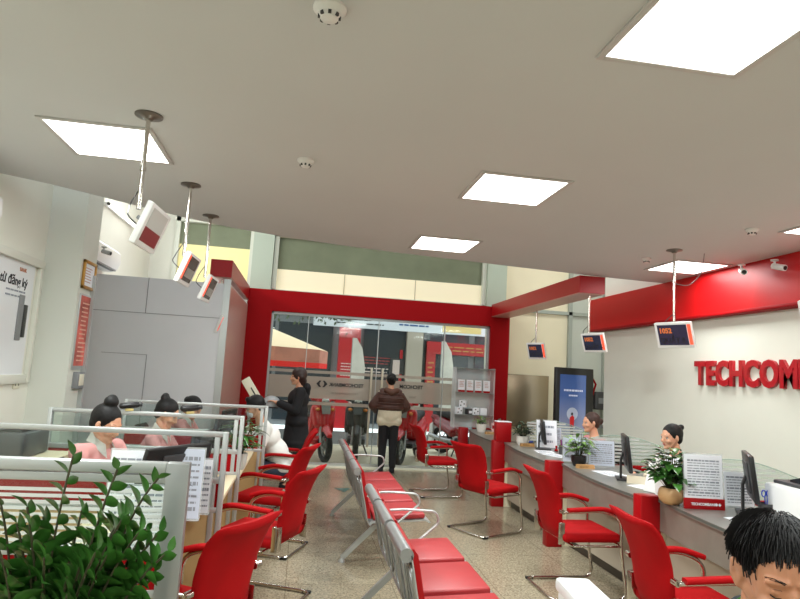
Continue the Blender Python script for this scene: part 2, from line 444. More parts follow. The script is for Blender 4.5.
text('small_lettering', 'TECH', .05, mat('grey_lettering', (120, 108, 98), .6), TXM(2.0, 1.2), dB, ext=.001, mirror=True)

# TECHCOMBANK wall letters (run out of the frame on the right)
SIGNR = mat('red_acrylic_letter', (176, 12, 28), .3, coat=.3)
TM = Matrix(((0, 0, -1, 4.585), (-1, 0, 0, 6.56), (0, 1, 0, 1.69), (0, 0, 0, 1)))
sg = thing('wall_sign', 'large red raised capital letters on the white right wall', 'sign', (4.59, 5.4, 1.7))
adv = 0
for ch in 'TECHCOMBANK':
    o = text('letter', ch, .365, SIGNR, TM @ Matrix.Translation((adv, 0, 0)), None, ext=.02, off=.015, sx=.84)
    xs = [-v.co.y for v in o.data.vertices]; wdt = max(xs)-min(xs)
    o.data.transform(Matrix.Translation((0, (min(xs)+6.56)-adv, 0)))
    adv += wdt+.012
    o.data.transform(Matrix.Translation((-4.59, -5.4, -1.7))); o.parent = sg

# ------------------------------------------------------------------ ceiling fittings
def ceiling_lamp():
    r = thing('ceiling_lamp', '', 'ceiling lamp', (0, 0, 2.95), 0, 'square panel lamps in the ceiling')
    f = MB()
    for b in ((-.32, -.29, -.32, .32), (.29, .32, -.32, .32), (-.29, .29, -.32, -.29), (-.29, .29, .29, .32)):
        f.box(*b, -.012, 0, bev=.003)
    f.build('frame', mat('lamp_frame', (196, 194, 192), .5), r)
    MB().box(-.29, .29, -.29, .29, -.008, -.001).build('diffuser', LAMP, r)
    return r
lamps = [(-1.3, 3.93, 'square ceiling lamp behind the front left pole, over the desks'), (1.38, 4.02, 'square ceiling lamp in the middle of the ceiling, over the benches'),
         (1.34, 5.97, 'smallest square ceiling lamp, by the green blind and curved ceiling edge'), (1.42, 1.9, 'largest square ceiling lamp, cut by the top of the picture'),
         (4.08, 5.99, 'square ceiling lamp beside the red fascia, behind a monitor pole'), (4.12, 4.05, 'square ceiling lamp at the right edge of the picture, above the camera'),
         (-1.3, 1.9, 'square ceiling lamp out of view over the front left desk'), (4.1, 2.0, 'square ceiling lamp out of view at the right'),
         (-1.3, -.1, 'square ceiling lamp behind the viewer, left'), (1.4, -.1, 'square ceiling lamp behind the viewer, middle'), (4.1, -.1, 'square ceiling lamp behind the viewer, right')]
pl = ceiling_lamp()
for i, (x, y, lb) in enumerate(lamps):
    if i < 6:
        o = pl if i == 0 else copy_tree(pl); place(o, (x, y, 2.95), 0, lb)
    L = bpy.data.lights.new('panel_light', 'AREA'); L.shape = 'SQUARE'; L.size = .56; L.energy = 19 if x > 4 else 44; L.color = (.93, 1, .99)
    lo = bpy.data.objects.new('panel_light', L); col.objects.link(lo); lo.location = (x, y, 2.93)
def detector(loc, lb, s=1.):
    r = thing('smoke_detector', lb, 'smoke detector', loc)
    MB().lathe([(.055*s, 0), (.055*s, -.012), (.045*s, -.022), (.038*s, -.03)], n=28).build('base', WHITE, r)
    MB().lathe([(.036*s, -.03), (.036*s, -.034), (.028*s, -.048), (.012*s, -.052)], n=24).build('sensor_head', WHITE, r)
    g = MB()
    for k in range(8):
        a = k*PI/4; g.box(.03*s, .0375*s, -.006, .006, -.045, -.033, M=TR(z=a))
    g.build('vents', DGREY, r)
detector((.0, 2.15, 2.95), 'white smoke detector nearest the top edge of the picture', 1.15)
detector((-.08, 3.87, 2.95), 'small white smoke detector left of centre on the ceiling')
detector((3.56, 4.36, 2.95), 'small white smoke detector above the red fascia, right of the lamp', .9)
detector((3.46, 5.75, 2.95), 'small white smoke detector beside the lamp and the long monitor pole', .8)

ORANGE = mat('orange_red_strip', (255, 96, 70), .4, emit=(255, 90, 60), es=.6)
SCRB = mat('dark_blue_screen', (44, 48, 66), .25, emit=(60, 70, 110), es=.12)
SCRO = mat('orange_led_text', (200, 110, 60), .5, emit=(230, 120, 50), es=.25)
SCRT = mat('dark_screen_text', (16, 18, 26), .5)
def hanging_monitor(loc, ztop, zc, yaw, lb, group, tilt=.34, off=(0, 0), w=.33, h=.24, variant='text', yw=0, flange=True):
    """pole at loc (x,y); screen centre at loc+off, facing local -y turned by yaw"""
    r = thing('hanging_monitor', lb, 'monitor', (loc[0], loc[1], ztop), 0, group)
    zb = zc-ztop
    p = MB(); p.cyl((0, 0, 0), (0, 0, zb+h*.42), .0125, n=12); p.cyl((0, 0, -.32), (0, 0, -.3), .018, n=12)
    p.build('pole', CHR, r)
    if flange: MB().lathe([(.075, 0), (.075, -.008), (.03, -.018), (.02, -.03)]).build('ceiling_flange', mat('dark_chrome', (120, 114, 106), .3, .8), r)
    M = TR((off[0], off[1], zb), z=yaw) @ TR(x=tilt)
    MB().box(-w/2, w/2, -.02, .018, -h/2, h/2, bev=.01, M=M).build('casing', WHITE, r)
    s = MB().box(-w/2+.03, w/2-.045, -.0215, -.018, -h/2+.03, h/2-.022, M=M)
    if variant == 'text':
        s.build('screen', SCRB, r)
        M2 = M @ TR((0, -.0225, 0), x=PI/2)
        text('screen_text', 'QUẦY 5', .07, SCRT, M2 @ Matrix.Translation((-w/2+.045, -.07, 0)), r, ext=.0005, off=.002)
        text('screen_text', '1052', .065, SCRO, M2 @ Matrix.Translation((-w/2+.045, .025, 0)), r, ext=.0005, off=.003)
    elif variant == 'mixed':
        s.build('screen', mat('pale_idle_screen', (198, 200, 196), .3), r)
        MB().box(-w/2+.03, w/2-.045, -.0225, -.02, -h/2+.03, -.01, M=M).build('red_banner', mat('dark_red_screen', (120, 30, 34), .4, emit=(120, 20, 24), es=.15), r)
    else:
        s.build('screen', mat('brown_grey_screen', (84, 78, 72), .2), r)
        MB().box(-w/2+.07, w/2-.06, -.0225, -.02, -.06, .01, M=M).build('screen_text', mat('pale_screen_rows', (150, 146, 140), .4), r)
    if variant != 'mixed':
        sx = 1 if variant == 'text' else -1
        a, b = (w/2-.036, w/2-.006) if sx > 0 else (-w/2+.004, -w/2+.036)
        MB().box(a, b, -.0235, -.019, -h/2+.035, h/2-.02, M=M).build('side_strip', ORANGE, r)
    c = MB(); R = V((off[0], off[1], zb))
    back = M @ V((0, .04, .02))
    c.box(-.05, .05, .02, .05, -.06, .06, bev=.006, M=M); c.cyl(back, (0, 0, zb+.06), .012, n=8)
    c.build('bracket', MGREY, r)
    cb = MB(); q = M @ V((-.1*1, .03, -.02)); cb.tube(fillet([q, q+V((-.06, .0, .05)), V((-.06, .05, zb+.14)), V((-.013, 0, zb+.2))], .08), .004, 6)
    cb.build('cable', DGREY, r)
    return r
GL = 'queue monitors hanging over the left desks'
hanging_monitor((-.95, 3.42), 2.95, 2.31, PI/2-.06, 'largest hanging monitor at left, pale screen with dark red lower part', GL, off=(.075, 0), variant='mixed')
hanging_monitor((-.95, 4.72), 2.95, 2.29, PI/2-.06, 'second hanging monitor at left, dark screen with orange edge', GL, off=(.04, 0), variant='dark')
hanging_monitor((-.94, 5.68), 2.95, 2.27, PI/2-.06, 'third hanging monitor at left, near the end of the red beam', GL, off=(.04, 0), variant='dark')
hanging_monitor((-1.12, 8.1), 2.7, 2.1, PI/2-.06, 'smallest hanging monitor at left, under the red beam before the silver wall', GL, off=(.04, 0), w=.34, h=.24, variant='dark', flange=False)
GR = 'queue monitors hanging over the right counter'
hanging_monitor((3.48, 5.3), 2.95, 2.12, -PI/2+.45, 'hanging monitor on a long ceiling pole left of the red wall letters', GR, off=(-.02, -.04), variant='text', w=.37, h=.25)
hanging_monitor((3.63, 3.75), 2.95, 2.18, -PI/2+.45, 'hanging monitor cut by the right edge of the picture', GR, off=(-.0, -.04), variant='text', w=.37, h=.25)
hanging_monitor((3.45, 7.0), 2.72, 2.12, -PI/2+.45, 'hanging monitor under the near end of the right red beam', GR, off=(.05, -.04), variant='text', flange=False)
hanging_monitor((3.56, 9.0), 2.72, 2.08, -PI/2+.6, 'smallest hanging monitor at right, against the cream pane', GR, off=(0, -.04), w=.32, h=.26, variant='text', flange=False)

# security cameras
def bullet_camera(loc, d, lb, m=WHITE, s=1.):
    r = thing('security_camera', lb, 'security camera', loc); d = V(d).normalized()
    MB().cyl((0, 0, 0), (0, 0, -.012*s), .035*s).build('mount_plate', m, r)
    MB().tube([(0, 0, -.01), V((0, 0, -.045*s)), d*.03*s+V((0, 0, -.06*s))], .01*s, 8).build('arm', m, r)
    a = V((0, 0, -.065*s))-d*.02*s
    MB().cyl(a, a+d*.13*s, .028*s, .03*s, n=20).build('body', m, r)
    MB().cyl(a+d*.128*s, a+d*.134*s, .021*s, n=20).build('lens', BLACK, r)
bullet_camera((4.3, 5.42, 2.9), (-.5, -1, -.35), 'white security camera on the ceiling, left of the pair by the red fascia')
bullet_camera((4.4, 5.1, 2.9), (.2, -1, -.3), 'white security camera on the ceiling, right of the pair by the red fascia')
bullet_camera((-2.1, 6.52, 2.72), (1, -.3, -.25), 'grey security camera on the pilaster above the gilt certificate', mat('pale_grey_plastic', (160, 162, 160), .4), .75)
cb = MB(); cb.tube(fillet([(3.48, 5.3, 2.62), (3.62, 5.28, 2.6), (3.78, 5.3, 2.75), (3.8, 5.3, 2.945)], .1), .004, 6)
tag(cb.build('cable', MGREY), 'thin grey cable looping from the monitor pole to the ceiling', 'cable')

# unseen fill lights added above the slab to brighten the tall rear bay
for x, y in ((-1.6, 8.6), (1.3, 8.8), (4.0, 9.0)):
    L = bpy.data.lights.new('bay_fill_light', 'AREA'); L.shape = 'RECTANGLE'; L.size = 1.2; L.size_y = .3; L.energy = 34; L.color = (.95, 1, .98)
    lo = bpy.data.objects.new('bay_fill_light', L); col.objects.link(lo); lo.location = (x, y, 4.76)
# ------------------------------------------------------------------ left wall fittings
def air_conditioner(loc, L, lb):
    r = thing('air_conditioner', lb, 'air conditioner', loc)
    prof = [(0, .14), (.16, .14), (.2, .1), (.21, -.02), (.17, -.11), (.1, -.14), (0, -.14)]
    MB().prism(prof, 'y', -L/2, L/2).build('body', WHITE, r)
    MB().box(.1, .175, -L/2+.06, L/2-.06, -.135, -.115, M=TR(y=0)).build('air_outlet', MGREY, r)
    MB().prism([(p[0]*1.02, p[1]*1.02) for p in prof], 'y', -L/2-.012, -L/2+.002).build('side_cap', WHITE, r)
    return r
air_conditioner((-2.7, 8.0, 2.86), .9, 'white wall air conditioner above the silver booth, behind the pilaster')
air_conditioner((-2.5, 4.42, 2.62), .8, 'white air conditioner at the left edge of the picture, above the phone poster')
r = thing('tube_lamp', 'glowing tube light high on the left wall behind the pilaster', 'lamp', (-2.68, 8.8, 3.57))
MB().box(-.01, .03, -.66, .66, -.02, .02, bev=.005).build('batten', WHITE, r)
MB().cyl((.045, -.62, 0), (.045, .62, 0), .018).build('tube', TUBE, r)
MB().cyl((.045, -.66, 0), (.045, -.62, 0), .02).build('end_cap', BLACK, r)
L = bpy.data.lights.new('tube_light', 'AREA'); L.shape = 'RECTANGLE'; L.size = 1.2; L.size_y = .04; L.energy = 40
lo = bpy.data.objects.new('tube_light', L); col.objects.link(lo); lo.location = (-2.6, 8.8, 3.57); lo.rotation_euler = (PI/2, 0, -PI/2)
# poster frame
r = thing('wall_poster', 'framed white poster of a mobile phone on the left wall', 'poster', (-2.5, 5.46, 1.9))
f = MB(); y0, y1, z0, z1 = -.85, .62, -.52, .5
f.box(0, .05, y0, y1, z1-.02, z1+.05, bev=.006); f.box(0, .03, y0, y1, z0-.06, z0+.02, bev=.004); f.box(0, .04, y1-.06, y1, z0-.05, z1+.02, bev=.005); f.box(0, .03, y0, y0+.06, z0-.05, z1+.02)
f.build('frame', mat('frame_off_white', (216, 216, 204), .45), r)
MB().box(0, .012, y0, y1-.12, z0, z1).build('sheet', mat('poster_sheet', (222, 224, 226), .4), r)
ph = MB(); MP = TR((.014, .2, 0), z=0)
ph.box(.012, .02, .26, .36, -.2, .2, bev=.006); ph.build('phone_picture', MGREY, r)
MB().box(.014, .024, .36, .43, -.17, .12, bev=.006).build('phone_screen_picture', BLACK, r)
PM = lambda y, z: Matrix(((0, 0, 1, .014), (1, 0, 0, y), (0, 1, 0, z), (0, 0, 0, 1)))
text('poster_heading', 'từ đăng ký', .11, INKD, PM(-.12, .27), r, ext=.001, off=.002)
rows(MB(), .5, .09, 2, PM(.25, .2), 3, .001).build('poster_print', INK, r)
text('poster_heading', 'BANK', .05, mat('orange_print', (190, 110, 60), .6), PM(.2, .4), r, ext=.001)
r = thing('framed_certificate', 'small gilt-framed certificate on the pilaster', 'certificate', (-2.17, 6.37, 2.39))
f = MB()
for b in ((-.17, .17, .11, .14), (-.17, .17, -.14, -.11), (-.17, -.14, -.14, .14), (.14, .17, -.14, .14)): f.box(0, .025, b[0], b[1], b[2], b[3], bev=.004)
f.build('frame', GOLD, r); MB().box(0, .01, -.145, .145, -.115, .115).build('sheet', PAPER, r)
rows(MB(), .2, .16, 6, Matrix(((0, 0, 1, .0105), (1, 0, 0, 0), (0, 1, 0, 0), (0, 0, 0, 1))), 5, .001).build('print', mat('rose_print', (190, 140, 130), .8), r)
r = thing('red_notice', 'tall narrow red and peach notice in a white frame on the pilaster', 'notice', (-2.17, 6.38, 1.8))
MB().box(0, .012, -.17, .17, -.34, .4, bev=.003).build('frame', ALUW, r)
MB().box(.01, .015, -.15, .13, -.3, .38).build('sheet', mat('peach_red_sheet', (196, 96, 84), .6, noise=(5, .5)), r)
rows(MB(), .2, .6, 14, Matrix(((0, 0, 1, .0155), (1, 0, 0, 0), (0, 1, 0, .03), (0, 0, 0, 1))), 6, .001).build('print', mat('pale_rose_print', (226, 180, 160), .8), r)
def outlet(loc, lb, name='wall_socket'):
    r = thing(name, lb, 'socket', loc); MB().box(0, .012, -.06, .06, -.055, .055, bev=.004).build('plate', mat('ivory_plastic', (222, 218, 196), .4), r)
    g = MB(); [g.box(.011, .014, y-.004, y+.004, z-.01, z+.01) for y in (-.03, .03) for z in (-.02, .02)]; g.build('slots', DGREY, r)
outlet((-2.5, 5.9, 1.33), 'ivory double socket under the phone poster on the left wall')
r = thing('switch_box', 'grey wall switch box on the pilaster above the staff desks', 'switch', (-2.17, 6.38, 1.36))
MB().box(0, .05, -.09, .09, -.08, .08, bev=.004).build('box', MGREY, r); MB().box(.05, .056, -.06, .06, -.05, .06, bev=.002).build('switch_plate', mat('ivory_plastic', (222, 218, 196), .4), r)
MB().box(0, .04, .1, .13, -1.3, 1.05).build('conduit', ALUW, r)

# ================================================================== FURNITURE
def shell(rows_, th):
    """upholstered shell: rows of (x, z, half_width, dish); th thickness; faces +x"""
    mb = MB(); n = 10; F = []; P = []
    k = len(rows_)
    for side in (0, 1):
        for i, (x, z, hw, di) in enumerate(rows_):
            a = rows_[max(i-1, 0)]; b = rows_[min(i+1, k-1)]
            t = V((b[0]-a[0], 0, b[1]-a[1])).normalized(); nrm = V((t.z, 0, -t.x))
            e = 1-.45*(abs(2*i/(k-1)-1)**6)
            for j in range(n+1):
                u = 2*j/n-1; tt = th*.5*(1-.75*abs(u)**5)*e
                P.append(V((x, u*hw, z))+nrm*((tt if side == 0 else -tt)+di*(u*u)))
    def id_(s, i, j): return s*k*(n+1)+i*(n+1)+j
    for i in range(k-1):
        for j in range(n):
            F.append([id_(0, i, j), id_(0, i, j+1), id_(0, i+1, j+1), id_(0, i+1, j)])
            F.append([id_(1, i, j), id_(1, i+1, j), id_(1, i+1, j+1), id_(1, i, j+1)])
    for i in range(k-1):
        for j in (0, n): F.append([id_(0, i, j), id_(0, i+1, j), id_(1, i+1, j), id_(1, i, j)])
    for j in range(n):
        for i in (0, k-1): F.append([id_(0, i, j), id_(0, i, j+1), id_(1, i, j+1), id_(1, i, j)])
    return mb.faces(P, F)
def armchair():
    r = thing('cantilever_armchair', '', 'chair')
    s = MB(); n = 12; s.box(-.22, .26, -.24, .24, .415, .485, bev=.032, seg=4); s.build('seat', RED, r, ang=80)
    prof = [(-.17, .43), (-.215, .455), (-.235, .52), (-.245, .6), (-.262, .7), (-.288, .78), (-.322, .85), (-.36, .895), (-.385, .905)]
    ws = [.16, .19, .2, .208, .218, .228, .232, .226, .205]
    shell([(p[0], p[1], w, .02) for p, w in zip(prof, ws)], .05).build('backrest', RED, r, ang=70)
    path = [(-.235, .262, .645), (.1, .262, .66), (.24, .262, .60), (.235, .262, .4), (.29, .262, .013), (-.30, .262, .013)]
    path = fillet(path+[(p[0], -p[1], p[2]) for p in path[::-1]], .085, 6)
    f = MB(); f.tube(path, .0125, 12)
    f.cyl((.245, -.262, .4), (.245, .262, .4), .01); f.cyl((-.15, -.262, .4), (-.15, .262, .4), .01)
    for y in (-.262, .262): f.cyl((.245, y, .4), (-.15, y, .4), .009)
    f.build('frame', CHR, r)
    for y in (-1, 1):
        pp = fillet([(-.2, y*.262, .66), (.1, y*.262, .677), (.235, y*.262, .635)], .12, 6)
        MB().sweep(pp, rrect(.052, .03, .013, 3)).build('arm_pad', RED, r, ang=60)
        MB().box(-.25, -.2, y*.2-.012, y*.2+.012+.03*y, .40, .56, bev=.005).build('back_bracket', CHR, r)
        MB().cyl((-.235, y*.262, .645), (-.235, y*.22, .645), .017).build('arm_bolt', CHR, r)
        MB().box(-.3, -.24, y*.262-.017, y*.262+.017, 0, .02, bev=.004).build('foot_cap', BLACK, r)
    return r
chairsR = [((1.93, 8.35), .12, 'red armchair farthest along the right counter, in front of the glass shopfront'),
           ((2.06, 6.48), .5, 'red armchair seen from behind by the second red counter divider from the glass'),
           ((2.24, 4.7), .03, 'red armchair in side view pulled up to the middle of the right counter'),
           ((2.17, 3.14), -.05, 'red armchair nearest at right, cut by the bottom edge, left of the man')]
chairsL = [((-.47, 3.05), PI-.55, 'red armchair nearest at left, cut by the bottom edge beside the striped partition'),
           ((-.2, 4.48), PI-.42, 'red armchair second from the front at the left desks, chrome base in view'),
           ((-.2, 5.72), PI-.35, 'red armchair third from the front at the left desks'),
           ((-.16, 7.0), PI, 'red armchair under the man in the white sweatshirt')]
pc = armchair()
for i, ((x, y), rz, lb) in enumerate(chairsR+chairsL):
    o = pc if i == 0 else copy_tree(pc)
    place(o, (x, y, 0), rz, lb, 'red armchairs at the right counter' if i < 4 else 'red armchairs at the left desks')

def bench(name, loc, n, pitch, arms, legs, lb):
    r = thing(name, lb, 'bench', loc, 0, 'steel waiting benches')
    w = pitch-.045; L = n*pitch
    MB().box(.24, .32, -.0, L, .31, .36, bev=.008).build('beam', ALU, r)
    for y in legs:
        for x1, nm in ((-.03, 'rear_leg'), (.6, 'front_leg')):
            g = MB(); g.sweep([V((.28, y, .34)), V((.28+(x1-.28)*.5, y, .19)), V((x1, y, .035))], [(-.016, -.02), (.016, -.02), (.013, .02), (-.013, .02)])
            g.lathe([(.03, .0), (.03, .012), (.012, .03), (.012, .045)], (x1, y, 0), 14)
            g.build(nm, ALUW, r, ang=50)
    for k in range(n):
        y0 = k*pitch+.0225; yc = y0+w/2
        prof = [(.155, .37), (.135, .42), (.115, .52), (.09, .62), (.07, .72), (.055, .79)]
        b = MB()
        pts = [(x, z) for x, z in prof]+[(x-.006, z) for x, z in prof[::-1]]
        b.prism(pts, 'y', y0, y0+w)
        b.build('back_panel', BSTEEL, r)
        MB().cyl((.03, y0, .79), (.03, y0+w, .79), 0.032, n=20).build('top_roll', ALU, r, ang=50)
        # pressed ribs on the rear of the panel
        g = MB()
        def bx(z): 
            for (xa, za), (xb, zb) in zip(prof, prof[1:]):
                if za <= z <= zb: return xa+(xb-xa)*(z-za)/(zb-za)
            return prof[-1][0]
        for s in (-1, 1):
            pp = [(s*.20, .42), (s*.215, .58), (s*.17, .72), (s*.05, .70), (s*.04, .55), (s*.1, .44)]
            ring = fillet([V((bx(z)-.012, yc+y, z)) for y, z in pp], .06, 4, closed=True)
            g.tube(ring, .006, 6, closed=True)
        g.tube(fillet([V((bx(z)-.01, yc+y, z)) for y, z in ((-.23, .4), (-.235, .74), (.235, .74), (.23, .4))], .05, 4, closed=True), .008, 6, closed=True)
        g.build('pressed_ribs', ALU, r)
        cp = [(x+.006, z) for x, z in prof[1:]]
        c = MB(); rr = [(x+.028, z, w/2-.015, 0) for x, z in prof[1:]]+[(.062, .815, w/2-.02, 0)]
        c.prism([(x+.001, z) for x, z, _, _ in rr]+[(x-.0265 if i else x-.02, z) for i, (x, z, _, _) in enumerate(rr[::-1])], 'y', yc-w/2+.01, yc+w/2-.01)
        es = [e for e in c.bm.edges]; bmesh.ops.bevel(c.bm, geom=[e for e in es if e.calc_face_angle(0) > .8], offset=.012, segments=2, affect='EDGES')
        c.build('back_cushion', REDV, r, ang=50)
        s = MB(); s.prism([(.15, .375), (.17, .40), (.62, .425), (.66, .405), (.655, .395), (.62, .412), (.18, .385), (.16, .365)], 'y', y0, y0+w); s.build('seat_pan', ALUW, r)
        MB().box(0, .43, -w/2+.012, w/2-.012, 0, .042, bev=.014, seg=3, M=TR((.185, yc, .405), y=-.055)).build('seat_cushion', REDM, r, ang=60)
        MB().box(.24, .52, yc-.03, yc+.03, .355, .395).build('seat_bracket', BLACK, r)
    for y in arms:
        p = fillet([(.12, y, .60), (.14, y, .63), (.28, y, .645), (.53, y, .635), (.56, y, .56), (.34, y, .37)], .07, 6)
        MB().sweep(p, rrect(.03, .015, .005, 2)).build('armrest', ALUW, r, ang=50)
    return r
bench('waiting_bench', (.48, 5.04, 0), 4, .54, (-.01, 2.17), (.3, 1.95), 'farther red and steel waiting bench with four seats, nearer the glass shopfront')
bench('waiting_bench', (.5, 2.78, 0), 3, .54, (1.63,), (.25, 1.45), 'nearer red and steel waiting bench, cut by the bottom edge')

# ------------------------------------------------------------------ right counter
def counter(ya, yb, lb, perf=False):
    r = thing('service_counter', lb, 'counter', (2.5, ya, 0), 0, 'grey service counter sections')
    L = yb-ya-.11; N = 12
    fx = lambda t: .02+.13*t**1.6-.05*math.sin(PI*t)*.5
    fr = [(fx(i/N), .11+L*i/N) for i in range(N+1)]
    MB().prism([(x-.012, y) for x, y in fr]+[(.8, L+.11), (.8, .11)], 'z', .785, .81).build('countertop', CTOP, r)
    MB().prism([(x-.0125, y) for x, y in fr]+[(x+.0, y) for x, y in fr[::-1]], 'z', .79, .806).build('edge_strip', mat('dark_green_edge', (78, 88, 82), .3), r)
    MB().prism(fr+[(x+.06, y) for x, y in fr[::-1]], 'z', .58, .785).build('front_band', CBAND, r)
    MB().box(.2, .24, .11, L+.11, .1, .6).build('lower_panel', PERF if perf else CPAN, r)
    MB().box(.26, .7, .11, L+.11, 0, .1).build('kickplate', KICK, r)
    MB().box(.0, .16, 0, .11, 0, .825, bev=.006).build('divider', REDG, r)
    MB().box(.16, .8, .02, .09, 0, .785).build('side_panel', CREAM, r)
    MB().box(.19, .245, .11, .16, .1, .6).build('white_edge', CWHITE, r)
    return r
counter(7.65, 9.35, 'farthest grey counter section, beside the portal post and brochure rack')
counter(5.88, 7.65, 'grey counter section holding the tilted white sheet and dark monitor, second from the glass')
counter(4.2, 5.88, 'grey counter section with the cream telephone, in front of the pink-shirted receptionist')
counter(2.5, 4.2, 'nearest grey counter section, with the red-footed price board and perforated front', perf=True)
MB_ = MB(); MB_.box(2.5, 2.64, 9.36, 9.46, 0, .83, bev=.006)
tag(MB_.build('counter_end_post', REDG), 'red end post closing the far end of the counter', 'post')

def arc_screen(y, lb, xr=4.35):
    r = thing('arched_screen', lb, 'screen', (2.98, y, 0), 0, 'arched striped glass screens behind the right counter')
    W = xr-2.98
    top = [(0, 1.05), (.1, 1.085), (.25, 1.1), (.4, 1.098), (.55, 1.075), (.7, 1.035), (.9, .97), (1.1, .895), (W, .815)]
    MB().prism([(0, .8)]+top+[(W, .8)], 'y', -.003, .003).build('glass', GLASSD, r, ang=10)
    def xmax(z):
        for (xa, za), (xb, zb) in zip(top[3:], top[4:]):
            if zb <= z <= za: return xa+(xb-xa)*(za-z)/(za-zb)
        return W if z < .82 else .3
    s = MB(); z = .835
    while z < 1.07:
        s.box(.01, xmax(z+.022)-.01, -.006, -.0045, z, z+.022); z += .036
    s.build('frosted_stripes', STRIPE, r)
    e = MB(); e.tube([V((x, 0, z)) for x, z in top], .004, 6); e.build('glass_edge', mat('green_glass_edge', (170, 190, 180), .2), r)
    MB().box(0, W, -.02, .02, .7, .8, bev=.005).build('red_base', REDS, r)
    MB().box(0, W, -.015, .015, 0, .7).build('lower_panel', TAN, r)
    return r
arc_screen(4.28, 'arched striped glass screen behind the price board, in front of the dark-haired receptionist')
arc_screen(5.98, 'arched striped glass screen in front of the pink-shirted receptionist at right')
arc_screen(7.78, 'farthest arched striped glass screen, behind the tilted white sheet', xr=3.9)

# ------------------------------------------------------------------ left desks and partitions
def partition(y, x0, x1, lb, stripes=False, wide=.03):
    r = thing('desk_partition', lb, 'partition', ((x0+x1)/2, y, 0), 0, 'aluminium-framed partitions between the left desks')
    a, b = x0-(x0+x1)/2, x1-(x0+x1)/2
    f = MB()
    f.box(b-wide, b, -.025, .025, 0, 1.2, bev=.004); f.box(a, a+.03, -.025, .025, 0, 1.2, bev=.004)
    f.build('post', ALU if stripes else ALUW, r)
    if not stripes: MB().box(b-.075, b-.045, -.018, .018, 0, 1.17, bev=.003).build('inner_post', ALUW, r)
    zr, zt = (.72, .845) if stripes else (.77, .905)
    t = MB(); t.box(a, b-wide, -.022, .022, 1.17 if not stripes else 1.155, 1.2, bev=.006)
    if stripes: t.box(a, b-wide, -.014, .014, 1.118, 1.15, bev=.003)
    t.build('top_rail', ALUW, r)
    g = MB(); g.box(a, b-wide, -.02, .02, zt, zt+.035, bev=.003); g.box(a, b-wide, -.02, .02, zr-.03, zr, bev=.003)
    g.build('middle_rail', ALUW, r)
    MB().box(a+.03, b-wide, -.012, .012, zr, zt).build('red_panel', REDS, r)
    MB().box(a+.03, b-wide, -.012, .012, .02, zr-.03).build('lower_panel', TAN, r)
    MB().box(a+.03, b-(wide if stripes else .075), -.003, .003, zt+.035, 1.165 if not stripes else 1.12).build('glass', GLASSD, r)
    if stripes:
        s = MB(); z = zt+.045
        while z < 1.1: s.box(a+.03, b-wide, -.006, -.004, z, z+.013); z += .0235
        s.build('frosted_stripes', STRIPE, r)
    return r
partition(2.58, -2.0, -.41, 'nearest desk partition with horizontal frosted stripes, behind the big green plant', True, .088)
partition(3.77, -2.1, -.4, 'clear-topped partition in front of the first receptionist with a bun')
partition(5.0, -1.86, -.42, 'clear-topped partition with two black cameras on its rail')
partition(6.4, -1.70, -.31, 'farthest clear-topped partition, in front of the man in the white sweatshirt')
def desk(ya, yb, lb, x0=-1.05, x1=-.5, ins=.08):
    r = thing('staff_desk', lb, 'desk', ((x0+x1)/2, (ya+yb)/2, 0), 0, 'tan staff desks along the left')
    hx, hy = (x1-x0)/2, (yb-ya)/2
    MB().box(-hx, hx+.06, -hy, hy, .72, .75, bev=.005).build('desktop', DESK, r)
    MB().box(hx-ins, hx-ins+.02, -hy+.02, hy-.02, .05, .72).build('front_panel', TAN, r)
    MB().box(-hx+.02, hx-ins, -hy, -hy+.02, 0, .72).build('side_panel', TAN, r)
    MB().box(-hx+.02, hx-ins, hy-.02, hy, 0, .72).build('side_panel', TAN, r)
desk(2.61, 3.74, 'staff desk between the striped partition and the next, covered with document stands', x1=-.64, ins=.24)
desk(3.8, 4.97, 'staff desk of the first receptionist, behind the second partition')
desk(5.03, 6.37, 'staff desk with the leafy potted plant on its end', x1=-.48)
desk(6.43, 7.6, 'farthest staff desk, in front of the man in the white sweatshirt', x1=-.5)

# ================================================================== PEOPLE
def tp(prims, M):
    out = []; R = M.to_3x3()
    for p in prims:
        if p[0] == 'c': out.append(('c', M @ V(p[1]), p[2], M @ V(p[3]), p[4]))
        else: out.append(('e', M @ V(p[1]), p[2], R @ (p[3] if len(p) > 3 else Matrix.Identity(3))))
    return out
HEAD = [('e', (-.012, 0, .022), (.09, .073, .09)), ('e', (.03, 0, -.005), (.055, .06, .075)),
        ('c', (.03, 0, -.03), .05, (.052, 0, -.075), .03), ('c', (-.0, .036, -.03), .03, (.045, .014, -.078), .022), ('c', (-.0, -.036, -.03), .03, (.045, -.014, -.078), .022),
        ('c', (.083, 0, .012), .007, (.1, 0, -.022), .0105), ('e', (.092, 0, -.027), (.013, .017, .008)),
        ('c', (.074, .012, .03), .01, (.064, .045, .026), .009), ('c', (.074, -.012, .03), .01, (.064, -.045, .026), .009),
        ('e', (.058, .036, -.024), (.026, .02, .02)), ('e', (.058, -.036, -.024), (.026, .02, .02)),
        ('e', (.08, 0, -.05), (.013, .021, .013)), ('e', (.072, 0, -.086), (.018, .02, .015)),
        ('e', (-.008, .077, -.002), (.019, .008, .031), rot(z=.35)), ('e', (-.008, -.077, -.002), (.019, .008, .031), rot(z=-.35))]
